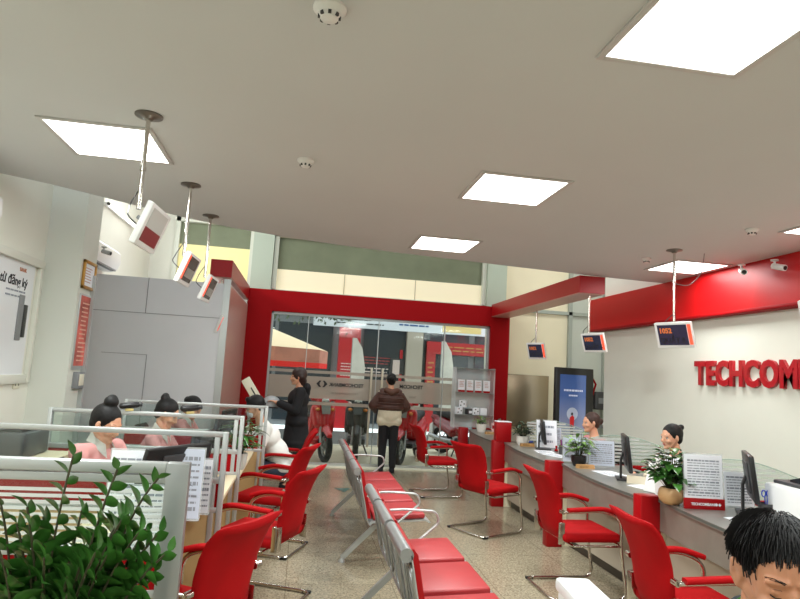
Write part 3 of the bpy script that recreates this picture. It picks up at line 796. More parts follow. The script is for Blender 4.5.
def hand_prims(W, s=1, curl=.5, size=1.):
    """W: wrist frame, +x along the hand, +z back of the hand; thumb on +y*s"""
    P = [('c', (.0, 0, 0), .024*size, (.03, 0, 0), .026*size), ('e', (.05*size, 0, 0), (.042*size, .037*size, .015*size))]
    for k, (y, L) in enumerate(((.027, .068), (.009, .078), (-.010, .072), (-.027, .056))):
        p = V((.085*size, s*y*size, 0)); a = curl*.5; d = V((1, s*y*3, 0)).normalized(); seg = L*size
        for j, (fr, r) in enumerate(((.45, .0092), (.31, .0083), (.24, .0075))):
            a2 = a+curl*.55*j; q = p+V((d.x*math.cos(a2), d.y, -math.sin(a2)))*seg*fr
            P.append(('c', p, r*size, q, r*.93*size)); p = q
    t0 = V((.018*size, s*.024*size, -.004)); t1 = V((.05*size, s*.052*size, -.014)); t2 = V((.082*size, s*.05*size, -.024*size))
    P += [('c', t0, .0125*size, t1, .0105*size), ('c', t1, .0105*size, t2, .0085*size)]
    return tp(P, W)
def frame_from(o, d, up=(0, 0, 1)):
    d = V(d).normalized(); y = V(up).cross(d).normalized(); z = d.cross(y)
    m = Matrix((d, y, z)).transposed().to_4x4(); m.translation = o; return m
def face_parts(r, HM, female=True, lips=LIP, gaze=-.3, closed=False):
    for s in (-1, 1):
        e = MB().ell((0, 0, 0), (.011,)*3, n=3, M=HM @ Matrix.Translation((.0665, s*.031, .007))).build('eye', EYEW, r)
        d = V((math.cos(gaze), 0, math.sin(gaze)))
        c = V((.0665, s*.031, .007))+d*.007
        MB().ell((0, 0, 0), (.0055, .0075, .0075), n=2, M=HM @ Matrix.Translation(c)).build('iris', BLACK, e)
        ls = MB(); ls.tube([HM @ V((.074, s*.019, .010)), HM @ V((.0785, s*.027, .0145)), HM @ V((.077, s*.037, .014)), HM @ V((.069, s*.045, .008))], .0024, 6); ls.build('eyelashes', HAIR, r)
        b = MB(); b.tube([HM @ V((.0725, s*.016, .03)), HM @ V((.073, s*.028, .035)), HM @ V((.066, s*.04, .035)), HM @ V((.057, s*.05, .029))], .0028 if female else .004, 6, flat=.7)
        b.build('eyebrow', HAIR, r)
    m = MB(); m.ell((0, 0, 0), (.007, .019, .0045), n=2, M=HM @ Matrix.Translation((.087, 0, -.047))); m.ell((0, 0, 0), (.007, .016, .005), n=2, M=HM @ Matrix.Translation((.086, 0, -.054)))
    m.build('lips', lips, r)
def person(label, loc, rz, J, top, bottom, hair='bun', hairm=HAIR, skin=SKIN, fem=True, grp=None, shirt_r=1., extra=None, legs=True, sleeve='long', hands=(.5, .5), collar=None, vox=.009, face=True, bun=(-.06, 0, .11), bun_r=.042, lips=LIP):
    """J: joints in a frame where the person faces +x"""
    r = thing('person', label, 'person', loc, rz, grp)
    HM = TR(J['head']) @ Euler((J.get('roll', 0), J.get('pitch', 0), J.get('yaw', 0))).to_matrix().to_4x4()
    pel, ch = V(J['pelvis']), V(J['chest']); nk = V(J['neck'])
    ax = (ch-pel).normalized(); side = V(J.get('side', (0, 1, 0))); Rt = Matrix((side.cross(ax).normalized(), side, ax)).transposed().to_3x3()
    mid = pel.lerp(ch, .5); k = shirt_r
    P = tp(HEAD, HM)
    P += [('c', HM @ V((-.022, 0, -.05)), .046, nk, .05), ('e', pel, (.1, .15, .1), Rt), ('e', mid, (.088, .125, .15), Rt), ('e', ch, (.095, .15, .13), Rt), ('c', nk, .052, ch, .08)]
    T = [('e', pel+ax*.02, (.118*k, .162*k, .12), Rt), ('e', mid, (.108*k, .142*k, .17), Rt), ('e', ch, (.112*k, .165*k, .145), Rt), ('e', ch+ax*.07, (.075, .13, .075), Rt)]
    sw = 1 if not fem else .93
    for s, nm in ((1, 'L'), (-1, 'R')):
        sh = V(J['sh'+nm]); el = V(J['el'+nm]); wr = V(J['wr'+nm])
        P += [('c', sh, .045*sw, el, .036*sw), ('c', el, .036*sw, wr, .025*sw), ('c', ch+ax*.08, .05, sh, .045*sw)]
        T += [('c', ch+ax*.08, .062*k, sh, .058*sw*k), ('c', sh, .058*sw*k, el, .05*sw*k)]
        if sleeve == 'long': T.append(('c', el, .05*sw*k, wr.lerp(el, .06), .037*sw*k))
        hd = J.get('hd'+nm) or (wr-el)
        P += hand_prims(frame_from(wr, hd, J.get('up'+nm, (0, 0, 1))), s=-s if nm == 'L' else -s, curl=hands[0 if s == 1 else 1])
    if legs:
        B = [('e', pel, (.118, .16, .11), Rt)]; S = []
        for nm in 'LR':
            hp, kn, an = V(J['hip'+nm]), V(J['kn'+nm]), V(J['an'+nm]); fd = V(J.get('fd', (1, 0, 0)))
            P += [('c', hp, .074, kn, .05), ('c', kn, .05, an, .033), ('c', an, .033, an+fd*.13+V((0, 0, -.045)), .026)]
            B += [('c', hp, .095, kn, .072), ('c', kn, .072, an+V((0, 0, .03)), .056)]
            S += [('c', an+V((0, 0, -.045))-fd*.04, .037, an+fd*.15+V((0, 0, -.052)), .033), ('c', an, .04, an+V((0, 0, -.03)), .042)]
        blob('trousers', B, bottom, r, vox*1.2)
        for i in range(2): blob('shoe', S[2*i:2*i+2], CBLACK, r, vox)
    blob('body', P, skin, r, vox*.75, 2)
    blob('top', T, top, r, vox*1.1, 3)
    if face: face_parts(r, HM, fem, lips, J.get('gaze', -.35))
    if hair in ('bun', 'lowbun'):
        H = tp([('e', (-.028, 0, .034), (.098, .084, .093)), ('e', (-.055, 0, -.01), (.06, .066, .07))], HM)
        H += tp([('e', bun, (bun_r, bun_r*1.1, bun_r*.9)), ('e', (bun[0]-.01, .012, bun[2]+.01), (bun_r*.8,)*3), ('c', (-.05, 0, .05), .04, bun, bun_r*.7)], HM)
        h = blob('hair', H, hairm, r, .006, 1)
    elif hair == 'short':
        h = blob('hair', tp([('e', (-.022, 0, .042), (.1, .083, .092)), ('e', (-.05, 0, 0), (.058, .07, .07)), ('c', (.045, -.03, .105), .028, (.04, .035, .108), .028)], HM), hairm, r, .006, 1)
    elif hair == 'bob':
        h = blob('hair', tp([('e', (-.026, 0, .034), (.108, .094, .102)), ('c', (-.045, .03, .0), .065, (-.06, .02, -.09), .04), ('c', (-.045, -.03, .0), .055, (-.06, -.02, -.09), .04), ('c', (-.07, 0, -.06), .05, (-.085, 0, -.11), .03)], HM), hairm, r, .006, 1)
    if collar is not None:
        nd = (HM @ V((-.022, 0, -.05))-nk).normalized()
        for s in (-1, 1):
            c = MB(); pts = [nk+nd*.03+Rt @ V((-.06, s*.02, .01)), nk+nd*.02+Rt @ V((0, s*.062, .0)), nk+Rt @ V((.062, s*.035, -.01)), nk+Rt @ V((.105, s*.035, -.085)), nk+Rt @ V((.085, s*.07, -.06)), nk+Rt @ V((.0, s*.078, -.022)), nk+Rt @ V((-.07, s*.05, -.03))]
            c.faces(pts, [(0, 1, 5, 6), (1, 2, 4, 5), (2, 3, 4)]); 
            bmesh.ops.solidify(c.bm, geom=list(c.bm.faces), thickness=.006)
            c.build('collar_wing', collar, r, ang=60)
    if extra: extra(r, HM, Rt, V(J['chest']), nk)
    return r
def seated(lean=.1, hands=((.42, .16, .80), (.42, -.16, .80)), head=(.12, 0, 1.19), pitch=.35, yaw=0., z0=.5, gaze=-.5, sh=0.):
    ch = (lean*.75, 0, .86+sh); nk = (lean*1.05, 0, 1.02+sh)
    J = dict(pelvis=(0, 0, z0+.03), chest=ch, neck=nk, head=head, pitch=pitch, yaw=yaw, gaze=gaze,
             shL=(lean*.9, .175, .955+sh), shR=(lean*.9, -.175, .955+sh), elL=(lean+.12, .235, .74+sh*.5), elR=(lean+.12, -.235, .74+sh*.5),
             wrL=hands[0], wrR=hands[1], hipL=(.03, .085, z0), hipR=(.03, -.085, z0), knL=(.42, .1, z0+.02), knR=(.42, -.1, z0+.02), anL=(.4, .1, .085), anR=(.4, -.1, .085))
    J['hdL'] = (1, -.25, -.12); J['hdR'] = (1, .25, -.12)
    return J
def office_chair(loc, rz, lb, m=CBLACK):
    r = thing('office_chair', lb, 'chair', loc, rz, 'staff chairs')
    MB().box(-.24, .24, -.24, .24, .40, .47, bev=.03, seg=3).build('seat', m, r, ang=70)
    shell([(-.24, .5, .16, .02), (-.27, .6, .2, .02), (-.28, .75, .21, .02), (-.29, .88, .19, .02), (-.3, .92, .15, .02)], .05).build('backrest', m, r, ang=70)
    MB().cyl((0, 0, .08), (0, 0, .4), .025).build('column', DGREY, r)
    b = MB()
    for k in range(5):
        a = 2*PI*k/5; b.sweep([(0, 0, .1), (.26*math.cos(a), .26*math.sin(a), .06)], [(-.02, -.015), (.02, -.015), (.02, .015), (-.02, .015)])
        b.ell((.26*math.cos(a), .26*math.sin(a), .03), (.03, .02, .03))
    b.build('star_base', DGREY, r)
    MB().sweep([(-.1, 0, .4), (-.3, 0, .42), (-.31, 0, .6)], [(-.03, -.008), (.03, -.008), (.03, .008), (-.03, .008)]).build('back_stem', DGREY, r)
    return r

# left receptionists (face the customers, +x, and a little to the camera)
def glasses(r, HM, Rt, ch, nk):
    g = MB()
    for s in (-1, 1):
        g.tube([HM @ V((.092, s*(.031+.02*math.cos(a)), .006+.015*math.sin(a))) for a in [2*PI*k/14 for k in range(14)]], .0014, 5, closed=True)
        g.tube([HM @ V((.092, s*.051, .01)), HM @ V((.0, s*.08, .01))], .0014, 5)
    g.tube([HM @ V((.092, -.011, .008)), HM @ V((.092, .011, .008))], .0014, 5)
    g.build('glasses', BLACK, r)
person('receptionist at left with a top bun, glasses and white-collared pink blouse', (-1.36, 4.24, 0), -.38,
       seated(.14, ((.46, .12, .79), (.46, -.14, .79)), (.17, 0, 1.175), .42, sh=.06), PINK, CBLACK, collar=CWHITE, extra=glasses, bun=(-.045, 0, .135), bun_r=.044)
office_chair((-1.3, 4.2, 0), -.3, 'dark office chair under the receptionist with glasses')
person('receptionist in pink with a round black bun, side view, behind the second partition rail', (-1.3, 5.5, 0), -.1,
       seated(.16, ((.46, .12, .79), (.46, -.14, .79)), (.2, 0, 1.15), .5), PINK, CBLACK, collar=CWHITE, bun=(-.09, 0, .1), bun_r=.04)
office_chair((-1.32, 5.5, 0), -.1, 'dark office chair under the receptionist with the round bun')
person('receptionist in pink farthest at left, head bowed behind the man\'s desk', (-1.34, 6.85, 0), -.1,
       seated(.16, ((.46, .12, .79), (.46, -.14, .79)), (.22, 0, 1.11), .6), PINK, CBLACK, hair='lowbun', collar=CWHITE, bun=(-.1, 0, .03), bun_r=.036)
office_chair((-1.36, 6.85, 0), -.1, 'dark office chair under the farthest left receptionist')
# man in white sweatshirt, facing the desk (-x)
def mask(r, HM, Rt, ch, nk):
    blob('face_mask', tp([('e', (.066, 0, -.052), (.042, .052, .045))], HM), mat('white_face_mask', (214, 216, 220), .8), r, .005, 2)
J = seated(.3, ((.44, .14, .80), (.44, -.14, .80)), (.36, 0, 1.15), .4, z0=.5)
J['chest'] = (.2, 0, .84); J['neck'] = (.29, 0, 1.0); J['shL'] = (.24, .19, .94); J['shR'] = (.24, -.19, .94); J['elL'] = (.3, .25, .74); J['elR'] = (.3, -.25, .74)
person('seated man in a white sweatshirt and face mask leaning over a left desk', (-.12, 6.92, 0), PI+.12, J, CWHITE, DENIM, hair='short', fem=False, shirt_r=1.26, extra=mask)
# right receptionists, face -x
person('receptionist with a low brown bun and pink blouse behind the right counter', (3.52, 6.85, 0), PI+.0,
       seated(.05, ((.4, .14, .8), (.4, -.14, .8)), (.1, 0, 1.16), .12), PINK, CBLACK, hair='lowbun', hairm=HAIRB, bun=(-.115, 0, .0), bun_r=.04)
office_chair((3.54, 6.85, 0), PI, 'dark office chair under the brown-haired receptionist')
person('receptionist with dark hair tied up and a black jacket behind the right counter', (3.56, 5.32, 0), PI+.15,
       seated(.05, ((.4, .14, .8), (.4, -.14, .8)), (.11, 0, 1.16), .15), CBLACK, CBLACK, bun=(-.11, 0, .07), bun_r=.034)
office_chair((3.58, 5.32, 0), PI, 'dark office chair under the receptionist in the black jacket')

# standing woman in a black coat, side view facing -x
def standing(h=1.56, hands=None, el=None, pitch=.0, headoff=(.03, 0)):
    k = h/1.62
    J = dict(pelvis=(0, 0, .88*k), chest=(.0, 0, 1.2*k), neck=(-.005, 0, 1.37*k), head=(headoff[0], headoff[1], 1.5*k), pitch=pitch,
             shL=(-.01, .165, 1.3*k), shR=(-.01, -.165, 1.3*k), elL=(.02, .22, 1.05*k), elR=(.02, -.22, 1.05*k), wrL=(.2, .12, 1.08*k), wrR=(.2, -.12, 1.08*k),
             hipL=(0, .08, .85*k), hipR=(0, -.08, .85*k), knL=(.02, .085, .47*k), knR=(.0, -.085, .47*k), anL=(-.0, .09, .085), anR=(-.02, -.09, .085))
    if hands: J['wrL'], J['wrR'] = hands
    if el: J['elL'], J['elR'] = el
    return J
def coat(r, HM, Rt, ch, nk):
    blob('coat_skirt', [('c', (0, 0, .92), .15, (-.01, 0, .58), .185), ('e', (0, 0, .6), (.17, .2, .08))], CBLACK, r, .012, 3)
    blob('hood', [('e', (-.1, 0, 1.34), (.06, .12, .07)), ('e', (-.11, 0, 1.28), (.045, .09, .07))], CBLACK, r, .01, 3)
person('standing woman in a long black coat holding a helmet, side view', (-.02, 8.5, 0), PI+.1,
       standing(1.6, ((.27, .1, 1.12), (.27, -.1, 1.13)), ((.05, .22, 1.04), (.05, -.22, 1.04)), .12), CBLACK, CBLACK, hair='bob', hairm=mat('dark_brown_hair', (44, 24, 20), .45, noise=(60, .3)), shirt_r=1.32, extra=coat)
h = thing('crash_helmet', 'grey open-face crash helmet held by the woman in black', 'helmet', (-.38, 8.52, 1.1))
hb = MB(); hb.ell((0, 0, 0), (.125, .105, .11), n=3); bmesh.ops.bisect_plane(hb.bm, geom=hb.bm.verts[:]+hb.bm.edges[:]+hb.bm.faces[:], plane_co=(0, 0, -.05), plane_no=(0, 0, -1), clear_outer=True)
hb.build('shell', mat('pale_grey_gloss', (170, 176, 180), .3), h, ang=60); MB().lathe([(.1, -.055), (.112, -.045), (.1, -.035)]).build('trim_ring', DGREY, h)
MB().ell((-.06, 0, .0), (.08, .09, .05), n=3).build('visor', mat('smoked_visor', (60, 64, 70), .1), h)

# woman from behind in the brown quilted jacket, faces +y
def quilt(r, HM, Rt, ch, nk):
    q = MB()
    for z, a, b in ((1.27, .142, .2), (1.2, .16, .225), (1.12, .168, .236), (1.04, .16, .228)):
        q.tube([V((a*math.cos(t), b*math.sin(t), z)) for t in [2*PI*k/28 for k in range(28)]], .011, 6, closed=True)
    q.build('quilted_ridges', CBROWN, r)
    blob('jacket_hood', [('c', (-.1, -.09, 1.33), .045, (-.12, 0, 1.29), .055), ('c', (-.1, .09, 1.33), .045, (-.12, 0, 1.29), .055)], mat('brown_hood_cloth', (84, 52, 38), .7), r, .009, 2)
    blob('jacket_body', [('e', (0, 0, 1.18), (.16, .225, .16)), ('e', (0, 0, 1.06), (.172, .235, .11)), ('e', (0, 0, 1.24), (.14, .19, .12)),
                         ('c', (0, .13, 1.285), .075, (.03, .265, 1.07), .088), ('c', (0, -.13, 1.285), .075, (.03, -.265, 1.07), .088), ('c', (.03, .26, 1.06), .08, (.2, .2, .98), .06), ('c', (.03, -.26, 1.06), .08, (.2, -.2, .98), .06)], CBROWN, r, .011, 2)
    blob('shirt_tail', [('e', (0, 0, .95), (.15, .205, .2)), ('c', (0, -.1, .84), .115, (0, .1, .84), .115)], CCREAM, r, .01, 2)
    MB().tube(fillet([(-.16, .22, 1.02), (-.16, .235, .9), (-.14, .235, .82)], .05), .013, 8).build('hanging_strap', CBLACK, r)
J = standing(1.6, ((.24, .16, .98), (.24, -.16, .98)), ((.02, .25, 1.05), (.02, -.25, 1.05)), .1)
person('woman seen from behind in a brown quilted jacket, cream shirt and black trousers', (1.47, 10.0, 0), PI/2, J, CCREAM, CBLACK, hair='bun', bun=(-.1, 0, .02), bun_r=.045, shirt_r=.86, extra=quilt, face=True)

# foreground man, bottom right: faces the camera and looks down
SK = SKIN2
r = thing('person', 'man in the bottom right corner, short black hair, looking down, green collar lining', 'person', (1.13, 1.32, 0), 0)
HM = TR((0, 0, 1.18)) @ Euler((0, 0, -PI/2-.32)).to_matrix().to_4x4() @ Euler((.0, .3, 0)).to_matrix().to_4x4()
P = tp([('e', (-.012, 0, .022), (.093, .076, .092)), ('e', (.03, 0, -.005), (.056, .064, .078)), ('c', (.03, 0, -.03), .052, (.052, 0, -.078), .033),
        ('c', (0, .042, -.03), .032, (.045, .018, -.08), .025), ('c', (0, -.042, -.03), .032, (.045, -.018, -.08), .025),
        ('c', (.084, 0, .016), .0075, (.103, 0, -.024), .0125), ('e', (.094, 0, -.03), (.014, .021, .009)), ('e', (.094, .013, -.03), (.01, .008, .008)), ('e', (.094, -.013, -.03), (.01, .008, .008)),
        ('c', (.078, .012, .034), .0085, (.066, .048, .03), .009), ('c', (.078, -.012, .034), .0085, (.066, -.048, .03), .009),
        ('e', (.06, .038, -.024), (.027, .023, .02)), ('e', (.06, -.038, -.024), (.027, .023, .02)), ('e', (.081, 0, -.052), (.014, .026, .014)), ('e', (.074, 0, -.09), (.019, .024, .016)),
        ('e', (.0645, .031, .01), (.0165, .018, .0125)), ('e', (.0645, -.031, .01), (.0165, .018, .0125)),
        ('c', (-.008, .076, .012), .012, (-.02, .09, .024), .008), ('c', (-.02, .09, .024), .008, (-.022, .087, -.012), .008), ('c', (-.006, .078, -.03), .009, (-.022, .087, -.012), .008), ('e', (-.008, .078, -.004), (.014, .006, .026)),
        ('c', (-.008, -.076, .012), .012, (-.02, -.09, .024), .008), ('c', (-.02, -.09, .024), .008, (-.022, -.087, -.012), .008), ('c', (-.006, -.078, -.03), .009, (-.022, -.087, -.012), .008), ('e', (-.008, -.078, -.004), (.014, .006, .026)),
        ], HM)
nk = V((0, .03, 1.08)); ch = V((0, .06, .88)); hm0 = HM @ V((-.03, 0, -.05))
P += [('c', hm0, .056, nk, .06), ('e', ch, (.165, .11, .16)), ('e', (0, .05, .6), (.15, .11, .2)), ('c', (0, .05, .97), .07, (-.19, .05, .97), .055), ('c', (0, .05, .97), .07, (.19, .05, .97), .055),
      ('c', (-.2, .05, .96), .05, (-.27, .0, .7), .04), ('c', (.2, .05, .96), .05, (.27, .0, .7), .04), ('c', (-.27, 0, .7), .04, (-.16, -.24, .76), .03), ('c', (.27, 0, .7), .04, (.16, -.24, .76), .03)]
P += hand_prims(frame_from(V((-.16, -.24, .76)), (.3, -1, 0)), s=-1, curl=.5) + hand_prims(frame_from(V((.16, -.24, .76)), (-.3, -1, 0)), s=1, curl=.5)
for s in (-1, 1): P += [('c', (s*.09, .05, .48), .08, (s*.11, -.36, .5), .055), ('c', (s*.11, -.36, .5), .055, (s*.11, -.33, .09), .036), ('c', (s*.11, -.33, .07), .036, (s*.11, -.46, .035), .028)]
blob('body', P, SK, r, .0042, 4)
blob('jacket', [('e', ch, (.2, .145, .17)), ('e', (0, .05, .62), (.185, .14, .22)), ('c', (0, .06, .97), .09, (-.19, .05, .965), .075), ('c', (0, .06, .97), .09, (.19, .05, .965), .075),
                ('c', (-.2, .05, .96), .072, (-.27, 0, .7), .06), ('c', (.2, .05, .96), .072, (.27, 0, .7), .06), ('c', (-.27, 0, .7), .06, (-.17, -.21, .76), .045), ('c', (.27, 0, .7), .06, (.17, -.21, .76), .045)],
     mat('dark_slate_jacket', (38, 46, 50), .8, noise=(40, .2)), r, .009, 3)
for rad, zz, m_, nm in ((.082, 0, mat('dark_slate_jacket', (38, 46, 50), .8), 'jacket_collar'), (.07, .004, mat('green_collar_lining', (60, 130, 40), .75), 'green_collar')):
    c = MB(); pts = []
    for k in range(20):
        a = PI/2+(k-9.5)/9.5*2.5
        pts.append(V((rad*1.0*math.cos(a), .03+rad*.95*math.sin(a), 1.052+.022*math.sin(a)+zz)))
    c.sweep(pts, [(-.009, -.032), (.009, -.032), (.012, .03), (-.008, .034)], up=(0, 0, 1)); c.build(nm, m_, r, ang=60)
tr_ = [('e', (0, .05, .5), (.17, .13, .11))]
for s in (-1, 1): tr_ += [('c', (s*.09, .05, .48), .095, (s*.11, -.36, .5), .068), ('c', (s*.11, -.36, .5), .068, (s*.11, -.33, .12), .048)]
blob('trousers', tr_, DENIM, r, .012, 3)
for s in (-1, 1): blob('shoe', [('c', (s*.11, -.3, .04), .04, (s*.11, -.48, .035), .035)], CBLACK, r, .01, 2)
for s in (-1, 1):
    lm = MB(); lm.tube([HM @ V((.0795+dx, s*y, z)) for dx, y, z in ((-.0005, .018, .0035), (.001, .026, -.001), (.0005, .034, -.0015), (-.006, .044, .0025))], .0014, 6); lm.build('eyelashes', HAIR, r)
    lc = MB(); lc.tube([HM @ V((.0775+dx, s*y, z)) for dx, y, z in ((0, .017, .013), (.002, .026, .0185), (.001, .034, .019), (-.007, .045, .015))], .0009, 6); lc.build('eyelid_crease', mat('skin_crease', (120, 76, 56), .6), r)
    eb = MB(); R = random.Random(5)
    for k in range(70):
        t = R.random(); y = .014+.036*t; x = .0845-.02*t*t-.001; z = .0335+.006*math.sin(PI*t*.9)+R.uniform(-.0028, .0028)
        a = HM @ V((x, s*y, z)); b_ = HM @ V((x-.001, s*(y+.006), z+.0015)); eb.cyl(a, b_, .0007, .0002, n=4)
    eb.build('eyebrow', HAIR, r)
lp = MB(); lp.ell((0, 0, 0), (.007, .024, .0045), n=2, M=HM @ Matrix.Translation((.0885, 0, -.049))); lp.ell((0, 0, 0), (.007, .02, .0055), n=2, M=HM @ Matrix.Translation((.087, 0, -.057))); lp.build('lips', LIP2, r)
hair = blob('hair', tp([('e', (-.034, 0, .046), (.1, .086, .091)), ('e', (-.06, 0, -.005), (.058, .074, .07))], HM), HAIR, r, .005, 1)
hs = MB(); R = random.Random(9)
def on_cap(th, ph):
    d = V((math.sin(th)*math.cos(ph), math.sin(th)*math.sin(ph), math.cos(th)))
    return V((-.034+.1*d.x, .086*d.y, .046+.091*d.z)), d
for k in range(4200):
    th = math.acos(R.uniform(-.35, 1)); ph = R.uniform(-PI, PI)
    p, d = on_cap(th, ph)
    front = max(0, d.x)
    if p.x > .03 and p.z < .092: continue
    if abs(p.y) > .055 and p.x > -.0 and p.z < .03: continue
    # hair combed forward and sideways from the crown
    crown = V((-.06, .01, .12)); fl = (p-crown); fl = (fl-d*fl.dot(d)); fl = fl.normalized() if fl.length > 1e-4 else V((1, 0, 0))
    L = R.uniform(.024, .041) if (p.x > 0 and p.z < .122) else R.uniform(.022, .042)*(1.15 if p.z > .06 else .55)
    j = V((R.uniform(-.3, .3), R.uniform(-.3, .3), R.uniform(-.3, .3)))
    lift = .16 if p.z > .07 else .06
    q1 = p+(fl+d*lift+j*.5).normalized()*L*.5; q2 = q1+(fl*1.0+d*(-.15)+j*.6+V((0, 0, -.25))).normalized()*L*.6
    hs.tube([HM @ (p-d*.004), HM @ q1, HM @ q2], .0013, 3)
hs.build('hair_strands', HAIR, r)
office_chair((1.2, 1.42, 0), -PI/2, 'dark chair under the man in the bottom right corner', CBLACK)

# ================================================================== OUTSIDE
PAVE = mat('pavement_concrete', (206, 196, 172), .7, noise=(3, .08)); ROAD = mat('asphalt', (104, 104, 100), .8, noise=(5, .1))
sbox('ground', PAVE, -9, 14, 10.55, 13.6, -.12, -.01)
sbox('ground_road', ROAD, -9, 14, 13.6, 17.0, -.16, -.05)
sbox('ground_kerb', mat('kerb_stone', (206, 200, 184), .7), -9, 14, 13.45, 13.62, -.12, .0)
FD = mat('dark_shop_glass', (46, 54, 60), .2); FG = mat('grey_facade', (124, 128, 130), .6)
b = thing('shop_building', 'dark glazed shop building across the street with a pale pier and red column', 'building', (2, 17.6, 0))
o = MB().box(-11, 12, 0, .6, 0, 7.5); o.build('wall', FG, b, smooth=False)
w_ = MB(); [w_.box(x, x+1.5, -.05, .02, .2, 2.95) for x in (-6, -4.4, -2.75, -.3, 1.3, 3.05, 4.7, 6.3)]
for k, x in enumerate((-6, -4.4, -2.75, -.3, 1.3, 3.05, 4.7, 6.3)): MB().box(x, x+1.55, -.05, .02, .15, 2.9).build('shop_window', FD, b)
MB().box(-11, 12, -.35, 0, 3.25, 3.9).build('upper_fascia', mat('pale_grey_fascia', (190, 196, 200), .6), b)
MB().box(.95, 1.42, -.25, .05, 0, 3.5).build('pier', mat('beige_pier', (176, 166, 150), .7), b)
MB().box(-1.02, -.42, -.3, .05, 0, 2.55).build('red_column', mat('red_column_paint', (190, 24, 34), .5), b)
MB().box(-1.02, -.42, -.32, .05, 2.55, 3.1).build('white_red_header', mat('pink_red_banner', (206, 90, 92), .6, noise=(4, .4)), b)
rows(MB(), .42, .5, 6, TR((-.72, -.31, 1.6), x=PI/2), 8, .002).build('column_print', mat('pale_print', (226, 206, 200), .7), b)
rows(MB(), 1.1, .25, 3, TR((.25, -.06, 1.95), x=PI/2), 12, .002).build('window_print', mat('red_print', (170, 60, 60), .7), b)
rows(MB(), 1.1, .3, 3, TR((.2, -.06, 1.62), x=PI/2), 13, .002).build('window_print', mat('pale_print', (226, 206, 200), .7), b)
MB().box(.78, .86, -.1, .0, 1.2, 2.3).build('red_strip', mat('red_column_paint', (190, 24, 34), .5), b)
MB().box(.5, .92, -.12, 0, 1.6, 2.05).build('notice_board', mat('dark_board', (50, 50, 52), .5), b); MB().box(.58, .78, -.14, 0, 1.58, 2.0).build('notice', mat('cream_notice', (210, 190, 180), .6), b)
# red arch of the shop on the right with gilt print
a = MB(); a.box(1.55, 1.82, -.2, 0, 0, 2.45); a.box(1.55, 4.4, -.22, 0, 2.25, 2.6); a.box(4.2, 4.4, -.2, 0, 0, 2.45); a.build('red_doorway', mat('red_arch', (178, 34, 36), .5), b)
rows(MB(), 2.0, .2, 2, TR((3.0, -.23, 2.42), x=PI/2), 21, .002).build('doorway_print', mat('gilt_print', (196, 150, 80), .6), b)
rows(MB(), .18, 1.1, 8, TR((1.69, -.21, 1.5), x=PI/2), 22, .002).build('doorway_print', mat('gilt_print', (196, 150, 80), .6), b)
s = thing('shop_sign', 'long white shop signboard with blue and dark printing across the street', 'sign', (1.6, 16.2, 2.93))
MB().box(-1.4, 4, -.04, .04, -.17, .17).build('board', mat('sign_board_white', (214, 220, 226), .5), s)
rows(MB(), 1.4, .2, 2, TR((-.1, -.045, 0), x=PI/2), 31, .002).build('print', INKD, s)
rows(MB(), 1.2, .14, 1, TR((1.5, -.045, 0), x=PI/2), 32, .002).build('print', mat('blue_print', (60, 90, 140), .6), s)
MB().box(2.1, 3.2, -.045, -.035, -.12, .13).build('yellow_patch', mat('yellow_print', (222, 196, 130), .6), s)
for x in (-1.2, 1.2, 3.8): MB().box(x-.03, x+.03, .04, 1.4, -.03, .03).build('bracket', DGREY, s)
# umbrella
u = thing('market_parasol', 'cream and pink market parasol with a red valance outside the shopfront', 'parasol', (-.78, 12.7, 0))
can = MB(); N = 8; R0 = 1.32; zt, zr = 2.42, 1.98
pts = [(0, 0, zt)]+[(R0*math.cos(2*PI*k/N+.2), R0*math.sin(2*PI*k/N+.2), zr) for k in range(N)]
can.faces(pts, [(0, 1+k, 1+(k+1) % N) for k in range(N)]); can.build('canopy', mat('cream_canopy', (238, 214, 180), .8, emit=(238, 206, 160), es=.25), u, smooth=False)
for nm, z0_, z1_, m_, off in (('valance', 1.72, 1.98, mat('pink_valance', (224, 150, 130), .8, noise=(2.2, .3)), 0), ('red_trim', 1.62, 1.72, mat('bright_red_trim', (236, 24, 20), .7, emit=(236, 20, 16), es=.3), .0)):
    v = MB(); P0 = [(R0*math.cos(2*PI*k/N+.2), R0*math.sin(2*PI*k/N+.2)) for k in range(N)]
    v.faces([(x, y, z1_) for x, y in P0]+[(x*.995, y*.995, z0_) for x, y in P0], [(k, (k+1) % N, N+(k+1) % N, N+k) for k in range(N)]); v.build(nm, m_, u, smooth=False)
MB().cyl((0, 0, 0), (0, 0, zt), .025).build('pole', ALU, u)
rb = MB(); [rb.cyl((0, 0, zt-.03), (R0*.98*math.cos(2*PI*k/N+.2), R0*.98*math.sin(2*PI*k/N+.2), zr-.01), .008, n=6) for k in range(N)]; rb.build('ribs', DGREY, u)
MB().lathe([(.25, 0), (.25, .05), (.06, .12)]).build('base', FG, u)
def feather_flag(loc, lb, h, m_):
    r = thing('feather_flag', lb, 'flag', loc); MB().cyl((0, 0, 0), (0, 0, h), .012).build('pole', ALU, r)
    pts = [(.015, .9), (.3, .85), (.34, h*.7), (.25, h*.9), (.1, h), (.0, h)]
    MB().prism(pts, 'y', -.003, .003).build('banner', m_, r); MB().lathe([(.18, 0), (.18, .03), (.03, .05)]).build('base', DGREY, r); return r
feather_flag((1.15, 14.6, -.05), 'pale feather flag outside, beside the red column', 2.45, mat('white_banner', (216, 214, 206), .7, noise=(3, .15)))
feather_flag((3.3, 14.4, -.05), 'white feather flag outside, in front of the red doorway', 2.5, mat('white_banner', (216, 214, 206), .7))
